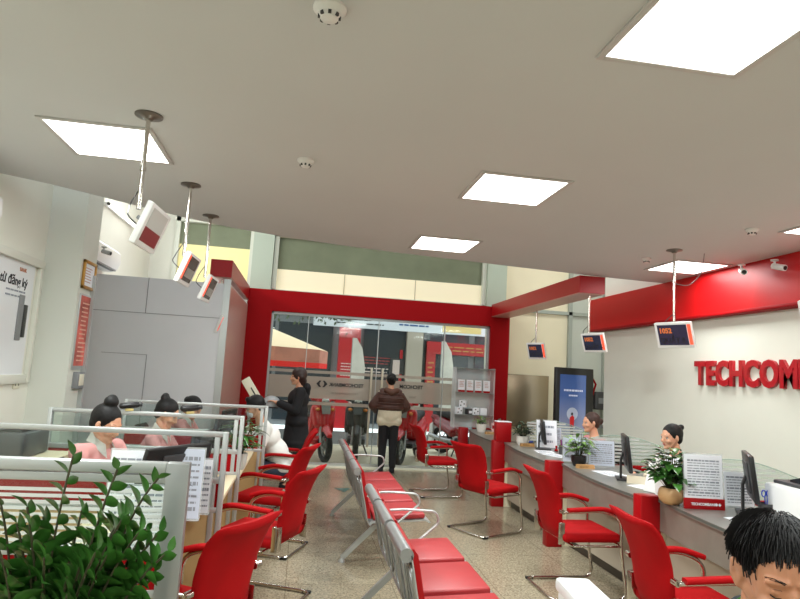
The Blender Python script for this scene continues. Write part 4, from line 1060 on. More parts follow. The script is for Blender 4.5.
# tree branch with leaves over the parasol
t = thing('street_tree', 'street tree whose leaves hang into the top left of the glass front', 'tree', (-1.4, 14.8, -.05))
tb = MB(); tb.tube([(0, 0, 0), (.05, 0, 1.5), (0, 0, 3.2)], .09, 8); tb.tube([(0, 0, 2.6), (.8, -.2, 3.1), (2.0, -.3, 3.1)], .04, 6); tb.build('trunk', mat('bark', (84, 76, 64), .9), t)
lf = MB(); R = random.Random(4)
for k in range(900):
    c = V((R.uniform(-.6, 2.5), R.uniform(-.6, .2), R.gauss(3.15, .2))); 
    q = Euler((R.uniform(0, 6), R.uniform(0, 6), R.uniform(0, 6))).to_matrix().to_4x4()
    lf.faces([(0, 0, 0), (.05, .03, 0), (.12, 0, 0), (.05, -.03, 0)], [(0, 1, 2, 3)], M=Matrix.Translation(c) @ q)
lf.build('leaves', mat('grey_green_leaf', (74, 88, 58), .7), t, smooth=False)

def scooter(lb, loc, rz, m1, m2=None, sil=ALU, basket=False):
    """faces +x; wheels at x=.62 and x=-.6"""
    m2 = m2 or m1
    r = thing('motor_scooter', lb, 'scooter', loc, rz, 'scooters parked outside the glass front'); r.scale = (1.06, 1.06, 1.06)
    for x, nm in ((.62, 'front_wheel'), (-.6, 'rear_wheel')):
        w = MB(); w.tube([(x+.215*math.cos(a), 0, .27+.215*math.sin(a)) for a in [2*PI*k/28 for k in range(28)]], .052, 10, closed=True, up=(0, 1, 0)); wh = w.build(nm, TYRE, r)
        g = MB(); g.tube([(x+.17*math.cos(a), 0, .27+.17*math.sin(a)) for a in [2*PI*k/24 for k in range(24)]], .018, 6, closed=True, up=(0, 1, 0))
        for k in range(6):
            a = k*PI/3; g.cyl((x, 0, .27), (x+.17*math.cos(a), 0, .27+.17*math.sin(a)), .013, n=6)
        g.cyl((x, -.05, .27), (x, .05, .27), .045, n=16); g.build('rim', sil, wh)
    f = MB(); 
    for y in (-.075, .075): f.cyl((.62, y, .27), (.5, y*.8, .62), .02)
    f.cyl((.5, 0, .55), (.42, 0, .98), .028); f.build('fork', ALU, r)
    blob('front_fender', [('c', (.44, 0, .49), .06, (.62, 0, .55), .065), ('c', (.62, 0, .55), .065, (.8, 0, .46), .05)], m1, r, .012, 3)
    blob('leg_shield', [('c', (.47, -.1, .62), .075, (.40, -.13, .86), .085), ('c', (.47, .1, .62), .075, (.40, .13, .86), .085), ('c', (.5, 0, .6), .075, (.42, 0, .92), .1), ('c', (.36, -.17, .5), .05, (.4, -.16, .85), .06), ('c', (.36, .17, .5), .05, (.4, .16, .85), .06)], m1, r, .014, 3)
    blob('floorboard', [('b', (-.15, .4, -.16, .16, .26, .36), .03)], m2, r, .014, 3)
    blob('rear_body', [('c', (-.1, 0, .48), .13, (-.62, 0, .62), .12), ('c', (-.25, -.09, .45), .1, (-.7, -.06, .6), .08), ('c', (-.25, .09, .45), .1, (-.7, .06, .6), .08), ('c', (-.62, 0, .64), .1, (-.86, 0, .7), .055)], m1, r, .014, 3)
    blob('seat', [('c', (.0, 0, .74), .085, (-.3, 0, .76), .1), ('c', (-.3, 0, .77), .1, (-.68, 0, .81), .085)], mat('seat_vinyl', (30, 28, 30), .5), r, .014, 3)
    blob('headset', [('e', (.4, 0, 1.0), (.12, .13, .085)), ('c', (.38, -.2, 1.02), .03, (.38, .2, 1.02), .03)], m1, r, .011, 3)
    MB().ell((.475, 0, 1.0), (.06, .075, .055), n=3).build('headlight', mat('headlight_glass', (222, 226, 226), .1), r)
    MB().prism([(-.07, .66), (.07, .66), (.085, .86), (0, .9), (-.085, .86)], 'x', .575, .59, M=TR((.0, 0, .66)) @ TR(y=-.22) @ TR((0, 0, -.66)) @ TR((.0, 0, 0))).build('front_grille', sil, r)
    h = MB(); 
    for s in (-1, 1): h.tube([(.37, s*.15, 1.03), (.33, s*.3, 1.05), (.28, s*.36, 1.04)], .018, 8)
    h.build('handlebar', BLACK, r)
    for s in (-1, 1):
        m = MB(); m.tube([(.34, s*.2, 1.05), (.34, s*.27, 1.19), (.33, s*.31, 1.24)], .006, 6); m.ell((.33, s*.33, 1.26), (.014, .055, .035), n=3); m.build('mirror', BLACK, r)
        MB().ell((.5, s*.13, .86), (.045, .04, .03), n=2).build('indicator', mat('amber_lens', (230, 140, 60), .2), r)
    MB().tube([(-.2, -.14, .28), (-.5, -.17, .3), (-.8, -.17, .36)], .045, 10).build('exhaust', ALU, r)
    MB().prism([(-.78, .2), (-.9, .2), (-.88, .55), (-.8, .6)], 'y', -.08, .08).build('number_plate', WHITE, r)
    st = MB(); st.cyl((-.1, .1, .28), (-.16, .22, 0), .014); st.cyl((-.1, -.1, .28), (-.16, -.2, 0), .014); st.build('stand', DGREY, r)
    return r
scooter('bright red scooter parked front-on outside, right of the woman in black', (.3, 11.5, -.01), -PI/2+.3, SRED)
scooter('black scooter parked outside beside the glass door, left of the woman in brown', (1.12, 11.8, -.01), -PI/2-.1, SBLK, sil=mat('dark_silver', (90, 94, 100), .3, .6))
scooter('red and black scooter parked outside, right of the woman in brown', (2.1, 11.45, -.01), -PI/2-.45, SRED, SBLK)
scooter('dark red scooter with grey seat, farthest right outside the glass', (3.4, 12.3, -.01), -PI/2+.6, mat('dark_red_paint', (132, 22, 30), .25, coat=.5), SBLK)

# ================================================================== SMALL THINGS
def leaf(mb, base, d, up, L, W, droop=.25, n=4):
    """a pointed leaf blade with a folded midrib"""
    base, d, up = V(base), V(d).normalized(), V(up)
    s = d.cross(up); s = s.normalized() if s.length > 1e-3 else d.orthogonal().normalized(); u = s.cross(d)
    pts, F = [], []
    for i in range(n+1):
        t = i/n; w = W*.5*math.sin(PI*min(1, t**.8*.97+.03))*(1 if i < n else 0)+.0005
        c = base+d*L*t-u*(droop*L*t*t)
        pts += [c-s*w+u*w*.35, c, c+s*w+u*w*.35]
    for i in range(n):
        a = i*3; F += [(a, a+1, a+4, a+3), (a+1, a+2, a+5, a+4)]
    mb.faces(pts, F)
def potted(lb, loc, kind='bushy', pot=POTW, pr=.05, ph=.08, H=.16, n=40, m=LEAF, seed=1, L=.07, W=.035, rnd=False):
    r = thing('potted_plant', lb, 'plant', loc); R = random.Random(seed)
    pf = [(pr*.7, 0), (pr*.72, .004), (pr*.95, ph*.45), (pr, ph*.95), (pr, ph), (pr*.88, ph), (pr*.86, ph*.85)] if not rnd else [(pr*.6, 0), (pr*.9, ph*.2), (pr*1.05, ph*.5), (pr*.95, ph*.85), (pr*.8, ph), (pr*.72, ph), (pr*.7, ph*.9)]
    MB().lathe(pf, n=28).build('pot', pot, r, ang=50)
    MB().lathe([(pr*.85, ph*.8), (pr*.84, ph*.88)], n=20).build('soil', SOIL, r)
    st, lf = MB(), MB()
    for k in range(n):
        a = R.uniform(0, 2*PI); e = R.uniform(.1, 1); rr_ = H*.55*e
        tip = V((rr_*math.cos(a), rr_*math.sin(a), ph*.85+H*R.uniform(.25, 1)*(1.05-.45*e)))
        b0 = V((math.cos(a)*pr*.25, math.sin(a)*pr*.25, ph*.85)); mid = b0.lerp(tip, .5)+V((0, 0, H*.1))
        st.tube([b0, mid, tip], .0018, 4)
        d = V((math.cos(a), math.sin(a), R.uniform(-.2, .7))); leaf(lf, tip, d, (0, 0, 1), L*R.uniform(.7, 1.15), W*R.uniform(.8, 1.2), R.uniform(.1, .6))
        if kind == 'bushy':
            a2 = a+R.uniform(-1.5, 1.5); leaf(lf, mid, (math.cos(a2), math.sin(a2), .3), (0, 0, 1), L*.85, W*.9, .4)
    st.build('stems', STEM, r); lf.build('leaves', m, r, ang=60); return r
def on(x, y, z=.81): return (x, y, z)
potted('small bright green plant in a white pot at the far end of the right counter', on(2.72, 8.95), pr=.075, ph=.12, H=.15, n=26, m=LEAF2, seed=2, L=.07, W=.03)
potted('dark-leaved plant in a white pot beside the red counter box', on(2.8, 7.42), pr=.085, ph=.11, H=.2, n=46, m=LEAF3, seed=3, L=.075, W=.04)
potted('pale variegated plant in a black pot in front of the pink-shirted receptionist', on(2.74, 5.72), pr=.075, ph=.1, H=.24, n=44, m=LEAF2, pot=BLACK, seed=4, L=.085, W=.045)
potted('round-leaved plant in a tan bowl beside the price board', on(2.62, 4.02), pr=.085, ph=.11, H=.3, n=95, m=LEAF, pot=TERRA, seed=5, L=.08, W=.062, rnd=True)
potted('leafy green plant in a pale pot on the end of a left desk', (-.46, 5.25, .75), pr=.07, ph=.13, H=.3, n=60, m=LEAF, pot=mat('pale_grey_pot', (196, 196, 190), .5), seed=6, L=.11, W=.035)
potted('small black and white flecked plant on the first left desk by the postcards', (-.66, 3.5, .75), pr=.04, ph=.06, H=.2, n=26, m=mat('near_black_leaf', (24, 26, 24), .4), pot=BLACK, seed=8, L=.06, W=.018)

# the big ZZ plant in the left foreground
r = thing('zz_plant', 'large glossy green plant with arching stems in the bottom left foreground', 'plant', (-.66, 1.98, 0)); R = random.Random(21)
MB().lathe([(.16, 0), (.17, .01), (.215, .46), (.225, .5), (.2, .5), (.195, .46)], n=36).build('pot', POTW, r, ang=50)
MB().lathe([(.196, .43), (.195, .465)], n=28).build('soil', SOIL, r)
def zz_stem(base, tip, mid, n, L, W, lf, st, bare=.15):
    N = 14; pts = []
    for i in range(N+1):
        t = i/N; pts.append(V(base)*(1-t)**2+V(mid)*2*t*(1-t)+V(tip)*t*t)
    st.sweep(pts, [(.0036*math.cos(2*PI*q/6), .0036*math.sin(2*PI*q/6)) for q in range(6)])
    for k in range(n):
        t = bare+(1-bare)*k/(n-1); i = min(int(t*N), N-1); c = pts[i].lerp(pts[i+1], t*N-i); T = (pts[i+1]-pts[i]).normalized()
        sd = T.cross(V((math.sin(k*.35), -1, .2))).normalized()*(1 if k % 2 else -1)
        d = sd*1.+T*(.55 if k < n-2 else 1.6)+V((R.uniform(-.25, .25), R.uniform(-.25, .25), R.uniform(-.15, .25)))
        f_ = math.sin(PI*(.25+.6*t)); leaf(lf, c, d, T.cross(sd)*(1 if k % 2 else -1)+V((0, 0, .6)), L*R.uniform(.85, 1.1)*f_, W*R.uniform(.85, 1.15)*f_, .2, 5)
lf, st = MB(), MB()
Zm = .46
tips = [((-.0, .02, 1.30), (-.06, .03, .95), 19, .105, .046), ((.25, .02, 1.24), (.1, .05, 1.05), 20, .1, .05), ((.14, -.02, 1.27), (.06, .0, 1.0), 21, .1, .055),
        ((-.18, 0, 1.17), (-.13, .02, 1.02), 15, .075, .036), ((-.27, .05, 1.08), (-.16, .02, .92), 15, .08, .04), ((.22, .06, 1.08), (.12, .02, .88), 16, .085, .045), ((.27, -.04, 1.0), (.14, 0, .85), 14, .08, .045)]
for k in range(46):
    a = R.uniform(0, 2*PI); e = R.uniform(.06, .29); z = R.uniform(.92, 1.19)-e*.3
    tips.append(((e*math.cos(a)*1.2, e*math.sin(a)*.85, z), (e*.45*math.cos(a), e*.45*math.sin(a), z*.82), 17, .115, .058))
for tip, mid, n_, L_, W_ in tips:
    b0 = (tip[0]*.25+R.uniform(-.04, .04), tip[1]*.25+R.uniform(-.04, .04), Zm)
    zz_stem(b0, tip, mid, n_, L_, W_, lf, st, .3 if tip[2] > 1.15 else .12)
st.build('stems', mat('brown_green_stem', (64, 60, 40), .5), r); lf.build('leaves', LEAF, r, ang=70)

def block(lb, loc, rz=0):
    r = thing('desk_nameplate', lb, 'block', loc, rz, 'wooden blocks on the right counter')
    MB().prism([(-.03, 0), (.03, 0), (.018, .035), (-.018, .035)], 'y', -.085, .085, M=TR(z=PI/2)).build('body', WOOD, r)
    rows(MB(), .13, .02, 2, TR((0, -.0265, .017), x=PI/2-.3), 3, .0008).build('engraving', mat('brown_print', (120, 84, 50), .6), r)
block('wooden block under the small bright green plant', on(2.78, 8.66)); block('wooden block beside the dark-leaved plant', on(2.80, 7.26))
block('wooden block beside the black plant pot', on(2.74, 5.58))

def monitor(lb, loc, rz, w=.5, h=.3, grp='desk monitors', tilt=.12, z0=.1, m=BLACK):
    """screen faces local -y"""
    r = thing('desk_monitor', lb, 'monitor', loc, rz, grp)
    MB().box(-.12, .12, -.09, .09, 0, .012, bev=.005).build('stand_base', m, r)
    MB().sweep([(0, .05, .01), (0, .05, z0+h*.3), (0, .03, z0+h*.5)], rrect(.06, .018, .006, 2)).build('stand_neck', m, r)
    M = TR((0, 0, z0+h/2)) @ TR(x=-tilt)
    MB().box(-w/2, w/2, -.012, .02, -h/2, h/2, bev=.008, M=M).build('casing', m, r)
    MB().box(-w/2+.015, w/2-.015, -.0135, -.011, -h/2+.025, h/2-.015, M=M).build('screen', mat('lit_office_screen', (150, 160, 176), .2, emit=(170, 180, 200), es=.25), r)
    MB().box(-.12, .12, .018, .032, -.1, .1, bev=.01, M=M).build('rear_cover', DGREY, r)
    return r
GM = 'staff monitors on the right counter'
monitor('dark monitor seen edge-on behind the dark-leaved plant', on(2.92, 7.05), PI/2-.32, grp=GM, w=.42, h=.27, z0=.07)
monitor('dark monitor edge-on in front of the pink-shirted receptionist', on(2.84, 5.0), PI/2-.42, grp=GM, w=.44, h=.3, z0=.08)
monitor('black monitor on a curved stand behind the price board', on(3.02, 3.74), PI/2-.58, grp=GM, w=.46, h=.3, z0=.1)
GN = 'staff monitors on the left desks'
monitor('black monitor behind the document stands on the first left desk', (-.66, 3.56, .75), -PI/2-.6, grp=GN, w=.46, h=.28, z0=.12, tilt=.3)
monitor('black monitor on the desk of the first receptionist with glasses', (-.68, 4.62, .75), -PI/2-.2, grp=GN, w=.4, h=.26, z0=.1)
monitor('dark grey monitor beside the plant on the third left desk', (-.66, 5.62, .75), -PI/2-.2, grp=GN, w=.42, h=.3, z0=.1, m=DGREY)
monitor('black monitor between the man in white and the farthest left receptionist', (-.74, 6.72, .75), -PI/2-.2, grp=GN, w=.42, h=.28, z0=.1)

def doc_stand(lb, loc, rz, w, h, n=14, lean=.12, foot=None, m=PAPER, cat='notice', name='notice_stand', table=True, logo=False, seed=1, grp=None):
    """acrylic stand holding a printed sheet; faces local -y"""
    r = thing(name, lb, cat, loc, rz, grp); M = TR((0, 0, 0), x=-lean)
    MB().box(-w/2-.006, w/2+.006, .0, .004, 0, h+.01, M=M).build('backing', ACRYL, r)
    MB().box(-w/2, w/2, -.002, 0, .01, h, M=M).build('sheet', m, r)
    hh = h*(.8 if logo else .92)
    rows(MB(), w*.84, hh*.86, n, M @ TR((0, -.0025, h-hh/2-.01), x=PI/2), seed, .0008, table=table).build('print', INK, r)
    if logo:
        MB().box(-w/2-.008, w/2+.008, -.012, .006, 0, h*.2, bev=.003, M=M).build('red_base', REDG, r)
        MT = M @ TR((-w*.36, -.0135, h*.075), x=PI/2)
        text('lettering', 'TECHCOMBANK', w*.088, PAPER, MT, r, ext=.0005, off=.0008)
        e = MB(); MT2 = M @ TR((w*.34, -.0135, h*.098), x=PI/2)
        for k in (-1, 1): e.box(-.008, .008, -.008, .008, 0, .001, M=MT2 @ TR((k*.011, 0, 0), z=PI/4))
        e.build('emblem', PAPER, r)
    MB().box(-w/2, w/2, -.01, .07, 0, .005).build('foot', ACRYL, r); return r
doc_stand('white price board with a red TECHCOMBANK foot on the nearest counter section', on(2.76, 3.86), -.12, .265, .36, 14, .05, logo=True, seed=4)
doc_stand('pale printed sheet in a stand behind the black monitor, right of the price board', on(3.1, 3.95), -.1, .21, .24, 10, .1, seed=5)
doc_stand('tilted white sheet with a small red mark on a stand, below the blue advert display', on(3.0, 7.12), -.25, .24, .34, 3, .3, seed=6, table=False)
doc_stand('translucent printed sheet beside the variegated plant', on(2.98, 5.72), -.1, .26, .25, 10, .08, m=PAPERB, seed=7)
doc_stand('translucent sheet standing on the counter left of the variegated plant', on(2.82, 5.96), -.1, .26, .25, 3, .05, m=PAPERB, seed=8, table=False)
doc_stand('pale printed sheet standing beside the far dark monitor', on(3.12, 7.25), -.2, .22, .24, 9, .1, m=PAPERB, seed=9)
GS = 'printed sheets standing on the first left desk'
doc_stand('leftmost printed sheet in front of the receptionist with glasses', (-.83, 3.42, .75), .05, .24, .37, 9, .1, seed=11, grp=GS)
doc_stand('wide pale blue printed sheet standing right of the black monitor', (-.62, 3.52, .75), .0, .25, .375, 9, .1, m=PAPERB, seed=12, grp=GS)
doc_stand('low white printed sheet just above the striped partition post', (-.62, 3.0, .75), .05, .21, .27, 9, .1, seed=13, grp=GS)
doc_stand('small white leaflet standing by the small flecked plant', (-.57, 3.62, .75), .0, .12, .15, 6, .1, seed=14, grp=GS)
doc_stand('narrow white leaflet near the inner post of the second partition', (-.51, 3.66, .75), .0, .09, .3, 8, .1, seed=15, grp=GS)
r = thing('picture_card', 'small card picturing a green-clad figure on a red ground', 'card', (-.585, 3.68, .98))
MB().box(-.045, .045, -.003, .003, -.07, .09).build('card', mat('beige_card', (206, 198, 176), .6), r); MB().box(-.045, .045, -.004, -.002, -.07, -.03).build('red_ground', REDS, r)
p = MB(); p.ell((0, -.004, .045), (.012, .003, .013), n=2); p.prism([(-.02, -.03), (.02, -.03), (.012, .03), (-.012, .03)], 'y', -.006, -.002); p.build('figure_picture', mat('olive_print', (90, 110, 60), .6), r)
MB().box(-.004, .004, 0, .01, -.22, -.05).build('stick', ACRYL, r)
# red counter box
r = thing('red_counter_box', 'red upright box with a pale top edge on the counter beside the dark-leaved plant', 'box', on(2.63, 7.7))
MB().box(-.1, .1, -.06, .06, 0, .25, bev=.005).build('body', REDG, r); MB().box(-.1, .1, -.06, .06, .25, .262, bev=.003).build('lid_edge', PAPER, r)
# brochure rack on the glass
r = thing('brochure_rack', 'clear acrylic rack with two shelves of leaflets beside the portal post', 'rack', (2.78, 9.62, .81))
for x in (-.34, .30): MB().box(x-.006, x+.006, -.12, .12, 0, .96).build('side_sheet', ACRYL, r)
for z in (.2, .55, .94): MB().box(-.34, .30, -.12, .12, z, z+.012).build('shelf', mat('grey_shelf_edge', (110, 116, 112), .4), r)
MB().box(-.34, .3, .1, .106, 0, .94).build('back_sheet', ACRYL, r)
for k in range(4):
    q = thing('leaflet', ['leftmost', 'second', 'third', 'rightmost'][k]+' leaflet on the upper shelf of the acrylic rack', 'leaflet', (2.55+.14*k, 9.56, 1.372), 0, 'leaflets on the upper shelf')
    MB().box(-.055, .055, -.004, .004, .002, .2, M=TR(x=-.08)).build('sheet', PAPER, q); MB().box(-.055, .055, -.006, -.004, .002, .035, M=TR(x=-.08)).build('red_band', REDS, q)
    rows(MB(), .08, .1, 4, TR((0, -.016, .13), x=PI/2-.08), k, .0008).build('print', mat('rose_print', (190, 140, 130), .8), q)
for k, (x, rz, lb) in enumerate(((2.52, .2, 'white dotted gift cube left on the lower shelf'), (2.60, -.5, 'white dotted gift cube stacked at an angle on the lower shelf'), (2.80, .1, 'white gift cube right of the dark one on the lower shelf'), (2.93, 0, 'plain pale gift cube rightmost on the lower shelf'))):
    q = thing('gift_cube', lb, 'box', (x, 9.6, 1.022+(.11 if k == 1 else 0)), rz, 'gift cubes on the lower shelf'); MB().box(-.055, .055, -.055, .055, 0, .11, bev=.006).build('box', PAPER, q)
    if k < 3:
        d = MB(); [d.cyl((x_, -.056, z_), (x_, -.057, z_), .011, n=10) for x_, z_ in ((-.025, .03), (.03, .055), (-.01, .085))]; d.build('spots', INKD, q)
q = thing('gift_cube', 'dark gift cube in the middle of the lower shelf', 'box', (2.7, 9.6, 1.022), .3, 'gift cubes on the lower shelf'); MB().box(-.045, .045, -.05, .05, 0, .09, bev=.006).build('box', DGREY, q)
MB().box(-.03, .03, -.053, -.05, .02, .06).build('label_patch', PAPER, q)
r = thing('counter_flyer', 'small red and white flyer standing behind the small green plant', 'flyer', on(2.98, 9.0)); MB().box(-.08, .08, -.003, .003, 0, .14, M=TR(x=-.15)).build('sheet', mat('pale_rose_sheet', (220, 180, 176), .6), r); MB().box(-.07, .07, -.005, -.003, .05, .1, M=TR(x=-.15)).build('red_band', REDS, r)
r = thing('flat_screen', 'thin dark tablet standing edge-on beside the red box', 'tablet', on(2.78, 8.1), 1.1); MB().box(-.1, .1, -.008, .008, 0, .27, bev=.004, M=TR(x=-.25)).build('casing', BLACK, r); MB().box(-.09, .09, -.01, -.008, .01, .26, M=TR(x=-.25)).build('screen', mat('dark_tablet_glass', (40, 44, 50), .1), r)
# telephone
def phone(lb, loc, rz, m):
    r = thing('telephone', lb, 'telephone', loc, rz)
    MB().prism([(-.1, 0), (.1, 0), (.1, .03), (-.1, .065)], 'y', -.09, .09, M=TR()).build('base', m, r)
    MB().sweep(fillet([(-.1, -.06, .075), (-.07, -.06, .1), (.07, -.06, .085), (.1, -.06, .055)], .03), rrect(.045, .028, .01, 3)).build('handset', m, r, ang=60)
    k = MB(); [k.box(-.03+.028*i, -.012+.028*i, .0+.024*j, .016+.024*j, .0, .05-.006*i) for i in range(4) for j in range(3)]; k.build('keys', DGREY, r)
phone('cream telephone on the counter in front of the pink-shirted receptionist', on(2.88, 4.86), .9, mat('cream_plastic', (222, 210, 186), .4))
phone('pale telephone on the third left desk beside the dark grey monitor', (-.78, 5.22, .75), -.6, WHITE)
# printer
r = thing('printer', 'white printer with dark trays on the nearest counter section at the right edge', 'printer', (3.27, 3.36, .81), -.05)
MB().box(-.29, .3, -.22, .22, 0, .24, bev=.02, seg=3).build('body', WHITE, r, ang=60)
MB().box(-.24, .27, -.16, .2, .235, .262, bev=.01).build('top_panel', DGREY, r); MB().prism([(-.16, .262), (.1, .262), (.1, .275), (-.16, .35), (-.17, .345)], 'x', -.2, .12, M=TR((0, 0, 0))).build('raised_tray', BLACK, r)
MB().box(.0, .06, -.224, -.219, .05, .13).build('grey_label', MGREY, r); MB().box(-.2, .2, -.224, -.218, .03, .05).build('paper_slot', DGREY, r)
r = thing('side_cabinet', 'low cabinet under the printer behind the counter', 'cabinet', (3.64, 3.3, 0)); MB().box(-.3, .5, -.4, .4, 0, .8, bev=.005).build('body', TAN, r); MB().box(-.32, .52, -.42, .42, .8, .81).build('top', DESK, r)
r = thing('laser_printer', 'low black printer at the left edge, beyond the second partition', 'printer', (-2.0, 4.6, .9)); MB().box(-.24, .24, -.2, .2, 0, .17, bev=.02).build('body', DGREY, r); MB().box(-.2, .2, -.17, .17, .165, .19, bev=.008).build('lid', BLACK, r)
MB().box(-.1, .1, -.2, -.1, .19, .2).build('tray', MGREY, r)
r = thing('side_cabinet', 'red-fronted cabinet under the low black printer by the left wall', 'cabinet', (-2.02, 4.6, 0)); MB().box(-.45, .42, -.26, .26, 0, .87, bev=.004).build('body', TAN, r); MB().box(-.44, .41, -.27, -.26, .6, .86).build('red_front', REDS, r); MB().box(-.45, .43, -.27, .27, .87, .9).build('top', DESK, r)
# pen cup with scissors
def cup(lb, loc, m=DGREY, sc_=False, seed=1, r_=.035, h=.1):
    r = thing('pen_cup', lb, 'pen cup', loc); MB().lathe([(r_, 0), (r_*1.05, h), (r_*.95, h), (r_*.9, .01)], n=22).build('cup', m, r)
    R = random.Random(seed)
    for k in range(4): 
        a = R.uniform(0, 6); b = V((r_*.4*math.cos(a), r_*.4*math.sin(a), .012)); MB().cyl(b, b+V((.25*r_*math.cos(a), .25*r_*math.sin(a), h*1.5)), .004, n=8).build('pen', [BLUE, BLACK, mat('yellow_plastic', (230, 200, 60), .4), REDS][k], r)
    if sc_:
        s = MB()
        for q in (-1, 1): s.tube([(q*.017+.014*math.cos(t), 0, h+.06+.02*math.sin(t)) for t in [2*PI*i/12 for i in range(12)]], .004, 6, closed=True); s.cyl((q*.012, 0, h+.04), (-q*.006, 0, .02), .003, n=6)
        s.build('scissors', BLUE, r)
cup('grey mesh pen cup with blue scissors beside the printer', on(2.98, 3.56), DGREY, True, 2, .045, .11)
cup('small pen cup in front of the tilted white sheet', on(2.96, 6.6), DGREY, False, 3)
cup('pen cup with blue pens behind the cream telephone', on(3.05, 4.75), BLACK, False, 4)
def binder(lb, loc, rz, w, h, d, m, lean=0.):
    r = thing('file_holder', lb, 'file holder', loc, rz, 'upright file holders on the counter'); M = TR(y=lean)
    MB().prism([(-d/2, 0), (d/2, 0), (d/2, h), (d*.1, h), (-d/2, h*.6)], 'x', -w/2, w/2, M=M).build('case', m, r); MB().box(-w/2+.004, w/2-.004, -d/2+.01, d/2-.004, .01, h*.97, M=M).build('papers', PAPER, r)
binder('white file holder standing by the pen cup behind the telephone', on(3.0, 4.62), .3, .035, .26, .2, WHITE, .05)
binder('black file holder behind the tan plant bowl', on(3.12, 4.5), .2, .06, .29, .22, BLACK)
binder('tall white file holder immediately left of the tan plant bowl', on(2.72, 4.26), .3, .035, .3, .14, WHITE)
binder('slanting white file holder left of the tall one', on(2.72, 4.42), .3, .03, .22, .14, WHITE, .3)
r = thing('desk_calendar', 'small white card standing at the front edge of the nearest counter section', 'card', on(2.86, 3.42), -.3); MB().prism([(-.03, 0), (.03, 0), (0, .075)], 'x', -.06, .06).build('card', PAPER, r); MB().box(-.05, .05, -.02, -.0185, .02, .05, M=TR((0, -.001, 0), x=-.38)).build('print', INK, r)
r = thing('stamp', 'small red stamp beside the pen cup at the tilted white sheet', 'stamp', on(3.0, 6.85)); MB().lathe([(.02, 0), (.02, .02), (.008, .03), (.014, .06), (.0, .07)], n=16).build('body', REDS, r); MB().cyl((0, 0, 0), (0, 0, .006), .022).build('pad', BLACK, r)
r = thing('stapler', 'blue stapler beside the red counter box', 'stapler', on(2.95, 7.55), .4); MB().box(-.06, .06, -.015, .015, 0, .012, bev=.003).build('base', BLACK, r); MB().box(-.06, .05, -.013, .013, .016, .035, bev=.006, M=TR(y=-.06)).build('arm', BLUE, r)
for k, (x, y, rz, lb) in enumerate(((2.82, 4.6, .3, 'white form lying flat near the tall file holders'), (2.85, 5.3, .1, 'white form lying flat beside the edge-on monitor in front of the pink-shirted receptionist'), (2.82, 6.75, -.2, 'white form lying flat near the pen cup and red stamp'), (2.84, 6.45, .4, 'white form lying flat closest to the arched screen of the pink-shirted receptionist'), (2.86, 3.5, .2, 'pale form under the glass beside the small standing card'))):
    r = thing('paper_form', lb, 'paper', on(x, y, .8105), rz, 'forms lying on the right counter'); MB().box(-.105, .105, -.15, .15, 0, .0015).build('sheet', PAPER, r); rows(MB(), .17, .24, 10, TR((0, 0, .0015)), k, .0004).build('print', INK, r)
# cameras on the left partition rail
for x, lb in ((-1.29, 'black desk camera on the partition rail left of the round-bun receptionist'), (-.84, 'black desk camera on the partition rail right of the round-bun receptionist')):
    r = thing('desk_camera', lb, 'camera', (x, 5.0, 1.2), .3, 'desk cameras on the partition rail')
    MB().box(-.03, .03, -.03, .03, 0, .02, bev=.004).build('clamp', mat('yellow_clip', (214, 196, 130), .5), r); MB().box(-.07, .08, -.045, .045, .02, .065, bev=.02, M=TR(y=-.12)).build('body', BLACK, r, ang=60); MB().cyl((.075, 0, .052), (.09, 0, .053), .018).build('lens', DGREY, r)
# tilted white device on a post
r = thing('queue_display', 'white slim box tilted on a post in front of the red portal post', 'display', (-.6, 7.75, 0)); MB().cyl((0, 0, 0), (0, 0, 1.24), .018).build('post', ALU, r); MB().lathe([(.14, 0), (.14, .02), (.03, .04)]).build('base', DGREY, r)
M = TR((0, 0, 1.31), y=-.6); MB().box(-.055, .055, -.03, .03, -.15, .15, bev=.008, M=M).build('casing', mat('ivory_plastic', (222, 218, 196), .4), r); MB().box(.0, .015, -.032, -.029, -.12, .02, M=M).build('dark_slot', BLACK, r)
# advert display
r = thing('advert_display', 'tall black floor display showing a blue advert with a walking figure in red', 'display', (4.34, 9.3, 0), .12)
MB().box(-.34, .34, -.04, .04, .12, 1.86, bev=.01).build('casing', BLACK, r); MB().box(-.32, .32, -.2, .2, 0, .12, bev=.01).build('plinth', BLACK, r)
am = bpy.data.materials.new('advert_picture'); am.use_nodes = True; nt = am.node_tree; b_ = nt.nodes['Principled BSDF']
tc = nt.nodes.new('ShaderNodeTexCoord'); sp_ = nt.nodes.new('ShaderNodeSeparateXYZ'); rp = nt.nodes.new('ShaderNodeValToRGB'); mr = nt.nodes.new('ShaderNodeMapRange')
mr.inputs['From Min'].default_value = .3; mr.inputs['From Max'].default_value = 1.78
nt.links.new(tc.outputs['Object'], sp_.inputs[0]); nt.links.new(sp_.outputs['Z'], mr.inputs['Value']); nt.links.new(mr.outputs[0], rp.inputs['Fac'])
e = rp.color_ramp.elements; e[0].position = .0; e[0].color = srgb(150, 152, 160); e[1].position = 1; e[1].color = srgb(60, 92, 160)
for p_, c_ in ((.3, (166, 164, 170)), (.34, (150, 152, 176)), (.6, (112, 128, 176)), (.75, (72, 102, 168))):
    q = rp.color_ramp.elements.new(p_); q.color = srgb(*c_)
nt.links.new(rp.outputs['Color'], b_.inputs['Base Color']); nt.links.new(rp.outputs['Color'], b_.inputs['Emission Color']); b_.inputs['Emission Strength'].default_value = .12; b_.inputs['Roughness'].default_value = .2
MB().box(-.27, .2, -.0425, -.04, .3, 1.75).build('screen', am, r)
AT = lambda x, z: TR((x, -.044, z), x=PI/2)
AWH = mat('advert_white', (206, 214, 236), .5, emit=(200, 210, 236), es=.2)
